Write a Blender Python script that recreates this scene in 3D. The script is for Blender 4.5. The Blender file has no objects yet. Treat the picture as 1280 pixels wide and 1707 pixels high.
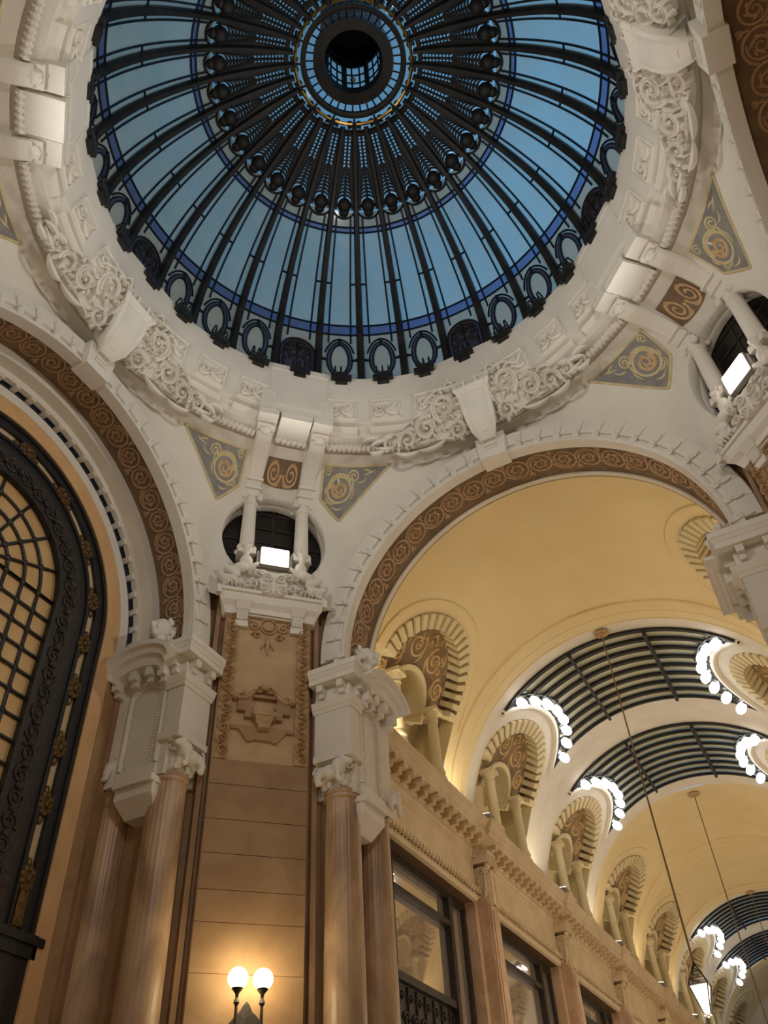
import bpy, bmesh, math, random
from math import sin, cos, pi, radians as R, atan2, sqrt, hypot
from mathutils import Vector, Matrix

scene = bpy.context.scene
COL = scene.collection
random.seed(7)

# ---------------------------------------------------------------- camera
CAM = Vector((-4.2435, -2.0011, 1.6))
RIGHT = Vector((0.462429, -0.885438, -0.046473))
DOWN = Vector((0.604390, 0.353132, -0.714150))
FWD = Vector((0.648746, 0.302155, 0.698448))
cd = bpy.data.cameras.new('camera')
cam = bpy.data.objects.new('camera', cd)
COL.objects.link(cam)
cam.matrix_world = Matrix((
    (RIGHT.x, -DOWN.x, -FWD.x, CAM.x),
    (RIGHT.y, -DOWN.y, -FWD.y, CAM.y),
    (RIGHT.z, -DOWN.z, -FWD.z, CAM.z),
    (0, 0, 0, 1)))
cd.sensor_fit = 'HORIZONTAL'
cd.sensor_width = 36.0
cd.lens = 36.0 * 1389.2 / 1280.0
cd.clip_start = 0.05
cd.clip_end = 300
scene.camera = cam

# ---------------------------------------------------------------- world (evening sky)
world = bpy.data.worlds.new('evening_sky')
scene.world = world
world.use_nodes = True
wn = world.node_tree.nodes
wl = world.node_tree.links
wn.clear()
w_out = wn.new('ShaderNodeOutputWorld')
w_bg = wn.new('ShaderNodeBackground')
w_tc = wn.new('ShaderNodeTexCoord')
w_no = wn.new('ShaderNodeTexNoise')          # thin cloud
w_no.inputs['Scale'].default_value = 3.4
w_no.inputs['Detail'].default_value = 5
w_dot = wn.new('ShaderNodeVectorMath')        # brighter towards the side where the sun went down
w_dot.operation = 'DOT_PRODUCT'
w_dot.inputs[1].default_value = (1.0, -1.0, 0.0)
w_add = wn.new('ShaderNodeMath')
w_add.operation = 'MULTIPLY_ADD'
w_add.inputs[1].default_value = 0.55
w_map = wn.new('ShaderNodeMapRange')
w_map.inputs['From Min'].default_value = -0.15
w_map.inputs['From Max'].default_value = 0.85
w_rp = wn.new('ShaderNodeValToRGB')
w_rp.color_ramp.elements[0].position = 0.0
w_rp.color_ramp.elements[0].color = (0.06, 0.095, 0.11, 1)
w_rp.color_ramp.elements[1].position = 1.0
w_rp.color_ramp.elements[1].color = (0.20, 0.48, 0.82, 1)
w_e = w_rp.color_ramp.elements.new(0.5)
w_e.color = (0.085, 0.18, 0.28, 1)
wl.new(w_tc.outputs['Generated'], w_no.inputs['Vector'])
wl.new(w_tc.outputs['Generated'], w_dot.inputs[0])
wl.new(w_no.outputs['Fac'], w_add.inputs[0])
wl.new(w_dot.outputs['Value'], w_add.inputs[2])
wl.new(w_add.outputs[0], w_map.inputs['Value'])
wl.new(w_map.outputs[0], w_rp.inputs['Fac'])
wl.new(w_rp.outputs['Color'], w_bg.inputs['Color'])
w_bg.inputs['Strength'].default_value = 1.0
wl.new(w_bg.outputs[0], w_out.inputs[0])

# ---------------------------------------------------------------- exposure
vs = scene.view_settings
vs.view_transform = 'Standard'
vs.look = 'None'
vs.exposure = 0.14
vs.gamma = 1.0
vs.use_curve_mapping = False

# light levels in watts
L_OCULUS = 330.0
L_CORNICE = 40.0
L_WALL = 34.0
L_LANTERN = 80.0
L_FILL = 85.0
E_BULB = 5.0

# ---------------------------------------------------------------- materials
MATS = {}
def lin(r, g, b):
    f = lambda c: c / 12.92 if c <= 0.04045 else ((c + 0.055) / 1.055) ** 2.4
    return (f(r / 255), f(g / 255), f(b / 255), 1.0)

def mat(name, c1, c2=None, rough=0.6, scale=4.0, detail=4, metal=0.0, bump=0.0, bscale=30.0,
        emit=None, estr=0.0, stretch=(1, 1, 1), lo=0.35, hi=0.65, spec=0.35, distort=0.0):
    m = bpy.data.materials.new(name)
    m.use_nodes = True
    nt = m.node_tree
    b = nt.nodes['Principled BSDF']
    b.inputs['Roughness'].default_value = rough
    b.inputs['Metallic'].default_value = metal
    b.inputs['Specular IOR Level'].default_value = spec
    if c2 is None:
        b.inputs['Base Color'].default_value = c1
    else:
        tc = nt.nodes.new('ShaderNodeTexCoord')
        mp = nt.nodes.new('ShaderNodeMapping')
        mp.inputs['Scale'].default_value = stretch
        no = nt.nodes.new('ShaderNodeTexNoise')
        no.inputs['Scale'].default_value = scale
        no.inputs['Detail'].default_value = detail
        no.inputs['Distortion'].default_value = distort
        rp = nt.nodes.new('ShaderNodeValToRGB')
        rp.color_ramp.elements[0].position = lo
        rp.color_ramp.elements[1].position = hi
        rp.color_ramp.elements[0].color = c1
        rp.color_ramp.elements[1].color = c2
        nt.links.new(tc.outputs['Object'], mp.inputs['Vector'])
        nt.links.new(mp.outputs[0], no.inputs['Vector'])
        nt.links.new(no.outputs['Fac'], rp.inputs['Fac'])
        nt.links.new(rp.outputs['Color'], b.inputs['Base Color'])
    if bump:
        tc2 = nt.nodes.new('ShaderNodeTexCoord')
        n2 = nt.nodes.new('ShaderNodeTexNoise')
        n2.inputs['Scale'].default_value = bscale
        n2.inputs['Detail'].default_value = 5
        bp = nt.nodes.new('ShaderNodeBump')
        bp.inputs['Strength'].default_value = bump
        bp.inputs['Distance'].default_value = 0.02
        nt.links.new(tc2.outputs['Object'], n2.inputs['Vector'])
        nt.links.new(n2.outputs['Fac'], bp.inputs['Height'])
        nt.links.new(bp.outputs[0], b.inputs['Normal'])
    if emit:
        b.inputs['Emission Color'].default_value = emit
        b.inputs['Emission Strength'].default_value = estr
    MATS[name] = m
    return m

def glass_mat(name, tint, dcol, dfac, gloss=0.06, tscale=2.0):
    # stained / frosted sheet glass: clear tinted part plus a milky part that catches the room light
    m = bpy.data.materials.new(name)
    m.use_nodes = True
    nt = m.node_tree
    nt.nodes.clear()
    out = nt.nodes.new('ShaderNodeOutputMaterial')
    tr = nt.nodes.new('ShaderNodeBsdfTransparent')
    tr.inputs[0].default_value = tint
    df = nt.nodes.new('ShaderNodeBsdfDiffuse')
    df.inputs[0].default_value = dcol
    gl = nt.nodes.new('ShaderNodeBsdfGlossy')
    gl.inputs['Roughness'].default_value = 0.12
    gl.inputs[0].default_value = (0.8, 0.8, 0.8, 1)
    no = nt.nodes.new('ShaderNodeTexNoise')
    no.inputs['Scale'].default_value = tscale
    no.inputs['Detail'].default_value = 4
    tc = nt.nodes.new('ShaderNodeTexCoord')
    mr = nt.nodes.new('ShaderNodeMapRange')
    mr.inputs['From Min'].default_value = 0.3
    mr.inputs['From Max'].default_value = 0.7
    mr.inputs['To Min'].default_value = max(dfac - 0.10, 0)
    mr.inputs['To Max'].default_value = min(dfac + 0.10, 1)
    m1 = nt.nodes.new('ShaderNodeMixShader')
    m2 = nt.nodes.new('ShaderNodeMixShader')
    m2.inputs[0].default_value = gloss
    nt.links.new(tc.outputs['Object'], no.inputs['Vector'])
    nt.links.new(no.outputs['Fac'], mr.inputs['Value'])
    nt.links.new(mr.outputs[0], m1.inputs[0])
    nt.links.new(tr.outputs[0], m1.inputs[1])
    nt.links.new(df.outputs[0], m1.inputs[2])
    nt.links.new(m1.outputs[0], m2.inputs[1])
    nt.links.new(gl.outputs[0], m2.inputs[2])
    nt.links.new(m2.outputs[0], out.inputs[0])
    MATS[name] = m
    return m

mat('plaster', lin(213, 206, 194), lin(224, 218, 206), rough=0.75, scale=1.2, bump=0.12, bscale=18)
mat('plaster_white', lin(219, 212, 200), lin(229, 223, 212), rough=0.7, scale=1.5, bump=0.1, bscale=18)
mat('vault_yellow', lin(226, 206, 160), lin(233, 214, 170), rough=0.8, scale=0.9, bump=0.08, bscale=10)
mat('stone', lin(150, 118, 84), lin(168, 136, 100), rough=0.6, scale=2.2, detail=7, bump=0.15, bscale=40, distort=0.6)
mat('stone_lit', lin(182, 150, 112), lin(196, 166, 128), rough=0.6, scale=2.2, detail=7, bump=0.15, bscale=40, distort=0.6)  # paler copy of stone, floodlight on the upper pier put into the colour
mat('stone_dark', lin(138, 108, 78), lin(156, 124, 92), rough=0.6, scale=2.0, detail=7, bump=0.15, bscale=40)
mat('niche_cream', lin(216, 200, 160), lin(226, 212, 176), rough=0.75, scale=2)
mat('niche_brown', lin(128, 108, 82), lin(146, 124, 96), rough=0.8, scale=4)
mat('niche_scroll', lin(196, 164, 118), lin(210, 180, 136), rough=0.8, scale=6)
mat('stone_relief', lin(168, 136, 98), lin(190, 158, 120), rough=0.65, scale=6, bump=0.2, bscale=60)
mat('marble', lin(136, 108, 84), lin(190, 160, 128), rough=0.38, scale=1.6, detail=8, bump=0.04, bscale=12, distort=1.6, stretch=(1, 1, 0.45), lo=0.3, hi=0.6, spec=0.5)
mat('store_stone', lin(206, 184, 148), lin(220, 200, 166), rough=0.6, scale=2.5, detail=6, bump=0.15, bscale=40)
mat('store_marble', lin(186, 154, 124), lin(206, 176, 146), rough=0.4, scale=3, detail=6, distort=1.0)
mat('frieze_brown', lin(112, 92, 72), lin(132, 110, 86), rough=0.8, scale=3)
mat('frieze_scroll', lin(172, 140, 110), lin(192, 160, 128), rough=0.8, scale=8)
mat('paint_blue', lin(126, 124, 122), lin(146, 142, 134), rough=0.8, scale=5)
mat('paint_gold', lin(192, 176, 134), lin(208, 192, 150), rough=0.8, scale=8)
mat('paint_tan', lin(188, 150, 106), lin(206, 174, 130), rough=0.8, scale=8)
mat('paint_rose', lin(160, 118, 84), lin(180, 138, 102), rough=0.8, scale=8)
mat('orange_wall', lin(204, 162, 112), lin(216, 176, 128), rough=0.7, scale=2.5, bump=0.08, bscale=12)
mat('iron', (0.012, 0.012, 0.013, 1), (0.022, 0.020, 0.018, 1), rough=0.45, scale=12, bump=0.1, bscale=60, spec=0.4)
mat('iron_brown', (0.020, 0.015, 0.012, 1), (0.045, 0.034, 0.026, 1), rough=0.5, scale=15, bump=0.3, bscale=50)
mat('bronze', (0.10, 0.065, 0.03, 1), (0.22, 0.13, 0.05, 1), rough=0.4, scale=20, metal=0.7, bump=0.4, bscale=40)
mat('gold', (0.40, 0.22, 0.05, 1), (0.60, 0.36, 0.10, 1), rough=0.32, scale=10, metal=0.9)
mat('lead', (0.008, 0.012, 0.022, 1), rough=0.5)
mat('rib_iron', (0.010, 0.010, 0.011, 1), (0.026, 0.023, 0.020, 1), rough=0.5, scale=3)
mat('dark_pane', (0.012, 0.010, 0.009, 1), (0.020, 0.017, 0.015, 1), rough=0.25, scale=2)
mat('lattice_pane', lin(196, 158, 104), lin(210, 174, 120), rough=0.35, scale=1.5, spec=0.5)
mat('strip_pane', lin(190, 166, 128), lin(204, 182, 146), rough=0.35, scale=3)
mat('skylight_pane', lin(190, 190, 164), lin(204, 204, 180), rough=0.3, scale=2.5)
mat('floor_stone', lin(150, 126, 96), lin(172, 146, 112), rough=0.35, scale=1.2)
mat('lamp_body', (0.30, 0.28, 0.25, 1), rough=0.5)
mat('bulb', (0.9, 0.9, 0.9, 1), emit=(1.0, 0.98, 0.96, 1), estr=E_BULB)
mat('globe', (0.9, 0.85, 0.7, 1), emit=(1.0, 0.80, 0.45, 1), estr=14.0)
mat('flood_face', (0.9, 0.9, 0.9, 1), emit=(1.0, 0.93, 0.82, 1), estr=12.0)
mat('lantern_glass', (0.9, 0.85, 0.75, 1), emit=(1.0, 0.92, 0.76, 1), estr=1.6)
mat('cord', lin(120, 96, 66), rough=0.6)
glass_mat('dome_glass', (0.60, 0.84, 0.86, 1), (0.50, 0.60, 0.58, 1), 0.46)
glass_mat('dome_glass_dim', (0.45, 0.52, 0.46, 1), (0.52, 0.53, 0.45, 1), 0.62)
glass_mat('blue_glass', (0.26, 0.34, 0.60, 1), (0.12, 0.135, 0.20, 1), 0.45)
glass_mat('blue_glass_pale', (0.85, 0.98, 1.0, 1), (0.1, 0.16, 0.3, 1), 0.06)
m = bpy.data.materials.new('shop_glass')
m.use_nodes = True
b_ = m.node_tree.nodes['Principled BSDF']
b_.inputs['Base Color'].default_value = (0.62, 0.55, 0.47, 1)
b_.inputs['Roughness'].default_value = 0.03
b_.inputs['Metallic'].default_value = 0.75
MATS['shop_glass'] = m

# ---------------------------------------------------------------- mesh helpers
class MB:
    def __init__(s):
        s.v = []
        s.f = []
    def add(s, vs_, fs):
        o = len(s.v)
        s.v += [tuple(p) for p in vs_]
        s.f += [tuple(i + o for i in f) for f in fs]
        return s
    def box(s, x0, x1, y0, y1, z0, z1):
        return s.add([(x0, y0, z0), (x1, y0, z0), (x1, y1, z0), (x0, y1, z0), (x0, y0, z1), (x1, y0, z1), (x1, y1, z1), (x0, y1, z1)],
                     [(0, 3, 2, 1), (4, 5, 6, 7), (0, 1, 5, 4), (1, 2, 6, 5), (2, 3, 7, 6), (3, 0, 4, 7)])
    def frustum(s, a, b, z0, z1):
        # a, b = (x0,x1,y0,y1) at z0 and z1
        p = [(a[0], a[2], z0), (a[1], a[2], z0), (a[1], a[3], z0), (a[0], a[3], z0), (b[0], b[2], z1), (b[1], b[2], z1), (b[1], b[3], z1), (b[0], b[3], z1)]
        return s.add(p, [(0, 3, 2, 1), (4, 5, 6, 7), (0, 1, 5, 4), (1, 2, 6, 5), (2, 3, 7, 6), (3, 0, 4, 7)])
    def prism(s, poly, fn, w0, w1):
        n = len(poly)
        vs_ = [fn(u, v, w0) for u, v in poly] + [fn(u, v, w1) for u, v in poly]
        fs = [tuple(range(n))[::-1], tuple(range(n, 2 * n))]
        fs += [(i, (i + 1) % n, n + (i + 1) % n, n + i) for i in range(n)]
        return s.add(vs_, fs)
    def grid(s, fn, nu, nv, closeu=False):
        vs_ = []
        for i in range(nu + (0 if closeu else 1)):
            for j in range(nv + 1):
                vs_.append(fn(i / nu, j / nv))
        fs = []
        m_ = nv + 1
        for i in range(nu):
            i2 = (i + 1) % nu if closeu else i + 1
            for j in range(nv):
                fs.append((i * m_ + j, i2 * m_ + j, i2 * m_ + j + 1, i * m_ + j + 1))
        return s.add(vs_, fs)
    def lathe(s, prof, n=24, c=(0, 0, 0), a0=0.0, a1=2 * pi):
        full = abs(a1 - a0 - 2 * pi) < 1e-6
        k = n if full else n + 1
        vs_ = []
        for i in range(k):
            a = a0 + (a1 - a0) * i / n
            for r, z in prof:
                vs_.append((c[0] + r * cos(a), c[1] + r * sin(a), c[2] + z))
        m_ = len(prof)
        fs = []
        for i in range(n):
            i2 = (i + 1) % k
            for j in range(m_ - 1):
                fs.append((i * m_ + j, i2 * m_ + j, i2 * m_ + j + 1, i * m_ + j + 1))
        return s.add(vs_, fs)
    def tube(s, pts, r, n=6, close=False):
        pts = [Vector(p) for p in pts]
        k = len(pts)
        rr = r if isinstance(r, (list, tuple)) else [r] * k
        vs_ = []
        up = None
        for i, p in enumerate(pts):
            a = pts[(i - 1) % k] if (close or i > 0) else p
            b = pts[(i + 1) % k] if (close or i < k - 1) else p
            t = (b - a)
            t = t.normalized() if t.length > 1e-9 else Vector((0, 0, 1))
            if up is None:
                up = Vector((0, 0, 1)) if abs(t.z) < 0.9 else Vector((1, 0, 0))
            x = up - t * up.dot(t)
            if x.length < 1e-6:
                x = t.orthogonal()
            x.normalize()
            up = x
            y = t.cross(x)
            for j in range(n):
                q = 2 * pi * j / n
                vs_.append(p + (x * cos(q) + y * sin(q)) * rr[i])
        fs = []
        for i in range(k if close else k - 1):
            i2 = (i + 1) % k
            for j in range(n):
                j2 = (j + 1) % n
                fs.append((i * n + j, i * n + j2, i2 * n + j2, i2 * n + j))
        if not close:
            fs.append(tuple(range(n))[::-1])
            fs.append(tuple((k - 1) * n + j for j in range(n)))
        return s.add(vs_, fs)
    def sweep(s, prof, frames, close_prof=True, caps=True, close_path=False):
        # prof: [(a,b)], frames: [(origin, A, B)]
        m_ = len(prof)
        vs_ = []
        for o, A, B in frames:
            for a, b in prof:
                vs_.append(Vector(o) + Vector(A) * a + Vector(B) * b)
        fs = []
        k = len(frames)
        for i in range(k if close_path else k - 1):
            i2 = (i + 1) % k
            for j in range(m_ if close_prof else m_ - 1):
                j2 = (j + 1) % m_
                fs.append((i * m_ + j, i * m_ + j2, i2 * m_ + j2, i2 * m_ + j))
        if caps and close_prof and not close_path:
            fs.append(tuple(range(m_))[::-1])
            fs.append(tuple((k - 1) * m_ + j for j in range(m_)))
        return s.add(vs_, fs)
    def ell(s, c, r, nu=10, nv=7, rot=None):
        vs_ = []
        M = rot if rot is not None else Matrix.Identity(3)
        c = Vector(c)
        for j in range(nv + 1):
            t = pi * j / nv
            for i in range(nu):
                a = 2 * pi * i / nu
                vs_.append(c + M @ Vector((r[0] * sin(t) * cos(a), r[1] * sin(t) * sin(a), r[2] * cos(t))))
        fs = []
        for j in range(nv):
            for i in range(nu):
                i2 = (i + 1) % nu
                fs.append((j * nu + i, (j + 1) * nu + i, (j + 1) * nu + i2, j * nu + i2))
        return s.add(vs_, fs)
    def stroke(s, pts, w, h, fn, sink=0.01):
        # a raised rib along a 2-D path, mapped by fn(u,v,height)
        k = len(pts)
        vs_ = []
        for i, (u, v) in enumerate(pts):
            a = pts[max(i - 1, 0)]
            b = pts[min(i + 1, k - 1)]
            tx, ty = b[0] - a[0], b[1] - a[1]
            L = hypot(tx, ty) or 1
            nx, ny = -ty / L, tx / L
            t = i / (k - 1)
            ww = w(t) if callable(w) else w
            hh = h(t) if callable(h) else h
            for q, z in ((-1, -sink), (-0.62, hh * 0.8), (0, hh), (0.62, hh * 0.8), (1, -sink)):
                vs_.append(fn(u + nx * ww * q, v + ny * ww * q, z))
        fs = []
        for i in range(k - 1):
            for j in range(4):
                fs.append((i * 5 + j, i * 5 + j + 1, (i + 1) * 5 + j + 1, (i + 1) * 5 + j))
        fs.append((0, 1, 2, 3, 4))
        fs.append(tuple((k - 1) * 5 + j for j in range(5))[::-1])
        return s.add(vs_, fs)

def spiral(cx, cy, r0, r1, a0, turns, n=28):
    out = []
    for i in range(n + 1):
        t = i / n
        r = r0 + (r1 - r0) * t
        a = a0 + turns * 2 * pi * t
        out.append((cx + r * cos(a), cy + r * sin(a)))
    return out
def arcpts(cx, cy, r, a0, a1, n=10):
    return [(cx + r * cos(a0 + (a1 - a0) * i / n), cy + r * sin(a0 + (a1 - a0) * i / n)) for i in range(n + 1)]
def bez(p0, p1, p2, n=10):
    return [((1 - t) ** 2 * p0[0] + 2 * t * (1 - t) * p1[0] + t * t * p2[0], (1 - t) ** 2 * p0[1] + 2 * t * (1 - t) * p1[1] + t * t * p2[1]) for t in [i / n for i in range(n + 1)]]
def leafw(w):
    return lambda t: max(w * sin(pi * min(max(t, 0.02), 0.98)) ** 0.7, 0.003)
def taper(w0, w1):
    return lambda t: w0 + (w1 - w0) * t

def mesh_of(mb, name, m, smooth=False):
    me = bpy.data.meshes.new(name)
    me.from_pydata(mb.v, [], mb.f)
    me.validate()
    bm = bmesh.new()
    bm.from_mesh(me)
    bmesh.ops.remove_doubles(bm, verts=bm.verts, dist=1e-5)
    bmesh.ops.recalc_face_normals(bm, faces=bm.faces)
    bm.to_mesh(me)
    bm.free()
    me.materials.append(MATS[m])
    if smooth:
        me.polygons.foreach_set('use_smooth', [True] * len(me.polygons))
        try:
            me.set_sharp_from_angle(angle=R(38))
        except Exception:
            pass
    return me
def link(name, me, parent=None):
    o = bpy.data.objects.new(name, me)
    COL.objects.link(o)
    if parent is not None:
        o.parent = parent
    return o
def obj(name, mb, m, parent=None, smooth=False):
    return link(name, mesh_of(mb, name, m, smooth), parent)
def tag(o, label=None, cat=None, group=None, kind=None):
    if label: o['label'] = label
    if cat: o['category'] = cat
    if group: o['group'] = group
    if kind: o['kind'] = kind
    return o
def thing(name, label, cat, loc=(0, 0, 0), rz=0.0, group=None):
    o = bpy.data.objects.new(name, None)
    o.empty_display_size = 0.1
    COL.objects.link(o)
    o.location = loc
    o.rotation_euler = (0, 0, rz)
    return tag(o, label, cat, group)
def struct(name, mb, m, smooth=False, rz=0.0):
    o = obj(name, mb, m, None, smooth)
    o.rotation_euler = (0, 0, rz)
    return tag(o, kind='structure')
def struct_root(name, rz=0.0):
    o = bpy.data.objects.new(name, None)
    o.empty_display_size = 0.1
    COL.objects.link(o)
    o.rotation_euler = (0, 0, rz)
    return tag(o, kind='structure')
def copy_tree(o, parent=None):
    c = o.copy()
    COL.objects.link(c)
    c.parent = parent
    for ch in list(o.children):
        copy_tree(ch, c)
    return c
def light(name, kind, loc, watt, col, size=0.1, aim=None, spot=None, sy=None):
    d = bpy.data.lights.new(name, kind)
    d.energy = watt
    d.color = col
    if kind == 'AREA':
        d.size = size
        if sy:
            d.shape = 'RECTANGLE'
            d.size_y = sy
    else:
        d.shadow_soft_size = size
    if kind == 'SPOT':
        d.spot_size = spot
        d.spot_blend = 0.8
    o = bpy.data.objects.new(name, d)
    COL.objects.link(o)
    o.location = loc
    if aim is not None:
        o.rotation_euler = (Vector(aim) - Vector(loc)).to_track_quat('-Z', 'Y').to_euler()
    return o
def remeshed(mb, name, m, vox=0.025, it=4):
    me = mesh_of(mb, name, m)
    o = bpy.data.objects.new(name + '_tmp', me)
    COL.objects.link(o)
    r = o.modifiers.new('r', 'REMESH')
    r.mode = 'VOXEL'
    r.voxel_size = vox
    sm = o.modifiers.new('s', 'SMOOTH')
    sm.iterations = it
    dg = bpy.context.evaluated_depsgraph_get()
    me2 = bpy.data.meshes.new_from_object(o.evaluated_get(dg))
    bpy.data.objects.remove(o)
    me2.name = name
    if not me2.materials:
        me2.materials.append(MATS[m])
    me2.polygons.foreach_set('use_smooth', [True] * len(me2.polygons))
    return me2
WARM = (1.0, 0.80, 0.55)
SOFT = (1.0, 0.88, 0.72)
COOL = (1.0, 0.985, 0.955)
# ================================================================= the crossing: octagon shell, pendentives
XF, DG, RI, ZS = 4.12, 4.90, 2.60, 8.15      # arch plane, diagonal plane, arch radius, springing height
ZT, RC = 11.38, 4.25                          # top of the pendentives and the circle they carry
OZ, OR = 10.20, 0.80                          # oculus centre height and radius
def rho(th, z):
    s = 0.0
    for k in range(8):
        c = cos(th - k * pi / 4)
        if c > 0:
            s += (c / (XF if k % 2 == 0 else DG)) ** 44
    oct_ = s ** (-1 / 44)
    t = min(max((z - 9.5) / (ZT - 9.5), 0), 1)
    d = (th - pi / 4 + pi / 4) % (pi / 2) - pi / 4
    n = 2.5 + 6 * math.exp(-(d / 0.10) ** 2)
    q = t ** n
    return oct_ * (1 - q) + RC * q
def Wp(th, z, h=0.0):
    r = rho(th, z) - h
    return (r * cos(th), r * sin(th), z)
def Wa(h, z, o=0.0):      # arch-facet coordinates, arch at +x
    return Wp(math.atan2(h, XF), z, o)
def Wd(w, z, o=0.0):      # diagonal facet coordinates, diagonal at 45 degrees
    return Wp(pi / 4 + math.atan2(w, DG), z, o)

HC = DG * sqrt(2) - XF    # half width of an arch facet
def facet_arch():
    mb = MB()
    def fn(u, v):
        a = pi * u
        i = (RI * cos(a), ZS + RI * sin(a))
        dx, dz = cos(a), sin(a)
        t = 1e9
        if abs(dx) > 1e-6: t = min(t, HC / abs(dx))
        if dz > 1e-6: t = min(t, (ZT - ZS) / dz)
        o = (t * dx, ZS + t * dz)
        return Wa(i[0] + (o[0] - i[0]) * v, i[1] + (o[1] - i[1]) * v)
    mb.grid(fn, 96, 8)
    for s in (-1, 1):
        mb.grid(lambda u, v, s=s: Wa(s * (RI + (HC - RI) * u), ZS * v), 2, 2)
    return mb
def facet_diag():
    mb = MB()
    def fn(u, v):
        a = 2 * pi * u
        dx, dz = cos(a), sin(a)
        t = 1e9
        hw = DG * math.tan(pi / 4 - math.atan2(HC, XF))
        if abs(dx) > 1e-6: t = min(t, hw / abs(dx))
        if dz > 1e-6: t = min(t, (ZT - OZ) / dz)
        if dz < -1e-6: t = min(t, (OZ - 9.0) / -dz)
        q = OR + (t - OR) * v
        return Wd(q * dx, OZ + q * dz)
    mb.grid(fn, 128, 8, closeu=True)
    # reveal of the round window
    def rv(u, v):
        a = 2 * pi * u
        p = Vector(Wd(OR * cos(a), OZ + OR * sin(a)))
        e = Vector((cos(pi / 4), sin(pi / 4), 0))
        t = Vector((-e.y, e.x, 0))
        q = e * 5.06 + t * (OR * 0.99 * cos(a)) + Vector((0, 0, OZ + OR * 0.99 * sin(a)))
        return p.lerp(q, v)
    mb.grid(rv, 64, 2, closeu=True)
    return mb
ARCH_NAMES = ['front', 'left', 'back', 'right']
DIAG_NAMES = ['left_front', 'left_back', 'right_back', 'right_front']
me_fa = mesh_of(facet_arch(), 'arch_wall', 'plaster', True)
me_fd = mesh_of(facet_diag(), 'diagonal_wall', 'plaster', True)
for k in range(4):
    o = link('wall_' + ARCH_NAMES[k], me_fa)
    o.rotation_euler.z = k * pi / 2
    tag(o, 'cream plaster wall above the tall arch of the crossing', kind='structure')
    o = link('wall_' + DIAG_NAMES[k], me_fd)
    o.rotation_euler.z = k * pi / 2
    tag(o, kind='structure')
mb = MB().box(-16, 40, -16, 16, -0.1, 0)
struct('floor', mb, 'floor_stone')

# ================================================================= arches: soffit, voussoirs, painted frieze
def cyl(r, x0, x1, a0=0, a1=pi, n=72):
    return MB().grid(lambda u, v: (x0 + (x1 - x0) * v, r * cos(a0 + (a1 - a0) * u), ZS + r * sin(a0 + (a1 - a0) * u)), n, 1)
def arch_band(prof, a0=0.0, a1=pi, n=72):
    # prof [(r, x)] closed outline turned about the arch axis
    fr = []
    mb = MB()
    def P_(a, r, x):
        return (x, r * cos(a), ZS + r * sin(a))
    m_ = len(prof)
    vs_ = []
    for i in range(n + 1):
        a = a0 + (a1 - a0) * i / n
        vs_ += [P_(a, r, x) for r, x in prof]
    fs = []
    for i in range(n):
        for j in range(m_):
            j2 = (j + 1) % m_
            fs.append((i * m_ + j, i * m_ + j2, (i + 1) * m_ + j2, (i + 1) * m_ + j))
    fs.append(tuple(range(m_)))
    fs.append(tuple(n * m_ + j for j in range(m_))[::-1])
    return mb.add(vs_, fs)
me_front_lip = mesh_of(arch_band([(2.60, 4.05), (2.60, 4.22), (2.76, 4.22), (2.76, 4.14), (2.66, 4.06), (2.63, 4.05)]), 'front_lip', 'plaster_white', True)
me_soffit_w = mesh_of(arch_band([(2.69, 4.20), (2.69, 4.88), (2.9, 4.88), (2.9, 4.20)]), 'soffit_frieze', 'frieze_brown', True)
me_back_w = mesh_of(arch_band([(2.665, 4.86), (2.665, 4.94), (2.95, 4.94), (2.95, 4.86)]), 'back_lip', 'plaster_white', True)
me_soffit = mesh_of(arch_band([(2.72, 4.20), (2.72, 4.74), (2.9, 4.74), (2.9, 4.20)]), 'soffit_frieze', 'frieze_brown', True)
me_back_lip = mesh_of(arch_band([(2.56, 4.72), (2.56, 4.92), (2.95, 4.92), (2.95, 4.72)]), 'back_lip', 'plaster_white', True)
NV = 29
VA = pi / NV
mb = MB()
for i in range(3):
    pass
def vblock():
    mb = MB()
    g = VA * 0.492
    prof = [(2.65, 4.105), (2.735, 4.105), (2.74, 4.06), (2.98, 4.06), (3.0, 4.08), (3.0, 4.20), (2.65, 4.20)]
    m_ = len(prof)
    vs_ = []
    for a in (-g, 0, g):
        vs_ += [(x, r * sin(a), r * cos(a)) for r, x in prof]
    fs = []
    for i in range(2):
        for j in range(m_):
            fs.append((i * m_ + j, i * m_ + (j + 1) % m_, (i + 1) * m_ + (j + 1) % m_, (i + 1) * m_ + j))
    fs += [tuple(range(m_)), tuple(2 * m_ + j for j in range(m_))]
    return mb.add(vs_, fs)
def vleaf():
    mb = MB()
    fn = lambda u, v, h: (4.064 - h, u, v)
    mb.box(4.055, 4.11, 0.045, 0.135, 2.65, 2.75)
    mb.stroke(bez((0.128, 2.90), (0.150, 2.82), (0.128, 2.72), 6), leafw(0.014), 0.030, fn)
    mb.stroke(bez((0.118, 2.72), (0.09, 2.685), (0.06, 2.715), 5), leafw(0.010), 0.018, fn)
    mb.stroke(spiral(0.085, 2.765, 0.022, 0.006, 0, 1.2, 8), taper(0.007, 0.004), 0.012, fn)
    mb.stroke(bez((0.05, 2.80), (0.07, 2.84), (0.10, 2.83), 5), leafw(0.007), 0.010, fn)
    return mb
me_vb = mesh_of(vblock(), 'voussoir', 'plaster_white')
me_vl = mesh_of(vleaf(), 'leaf_curl', 'plaster_white', True)
def keyblock():
    mb = MB()
    mb.prism([(-0.20, 2.57), (0.20, 2.57), (0.23, 3.02), (-0.23, 3.02)], lambda u, v, w: (w, u, v), 3.98, 4.25)
    mb.box(3.955, 3.99, -0.10, 0.10, 2.72, 2.76)
    mb.box(3.955, 3.99, -0.10, 0.10, 2.79, 2.83)
    return mb
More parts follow.
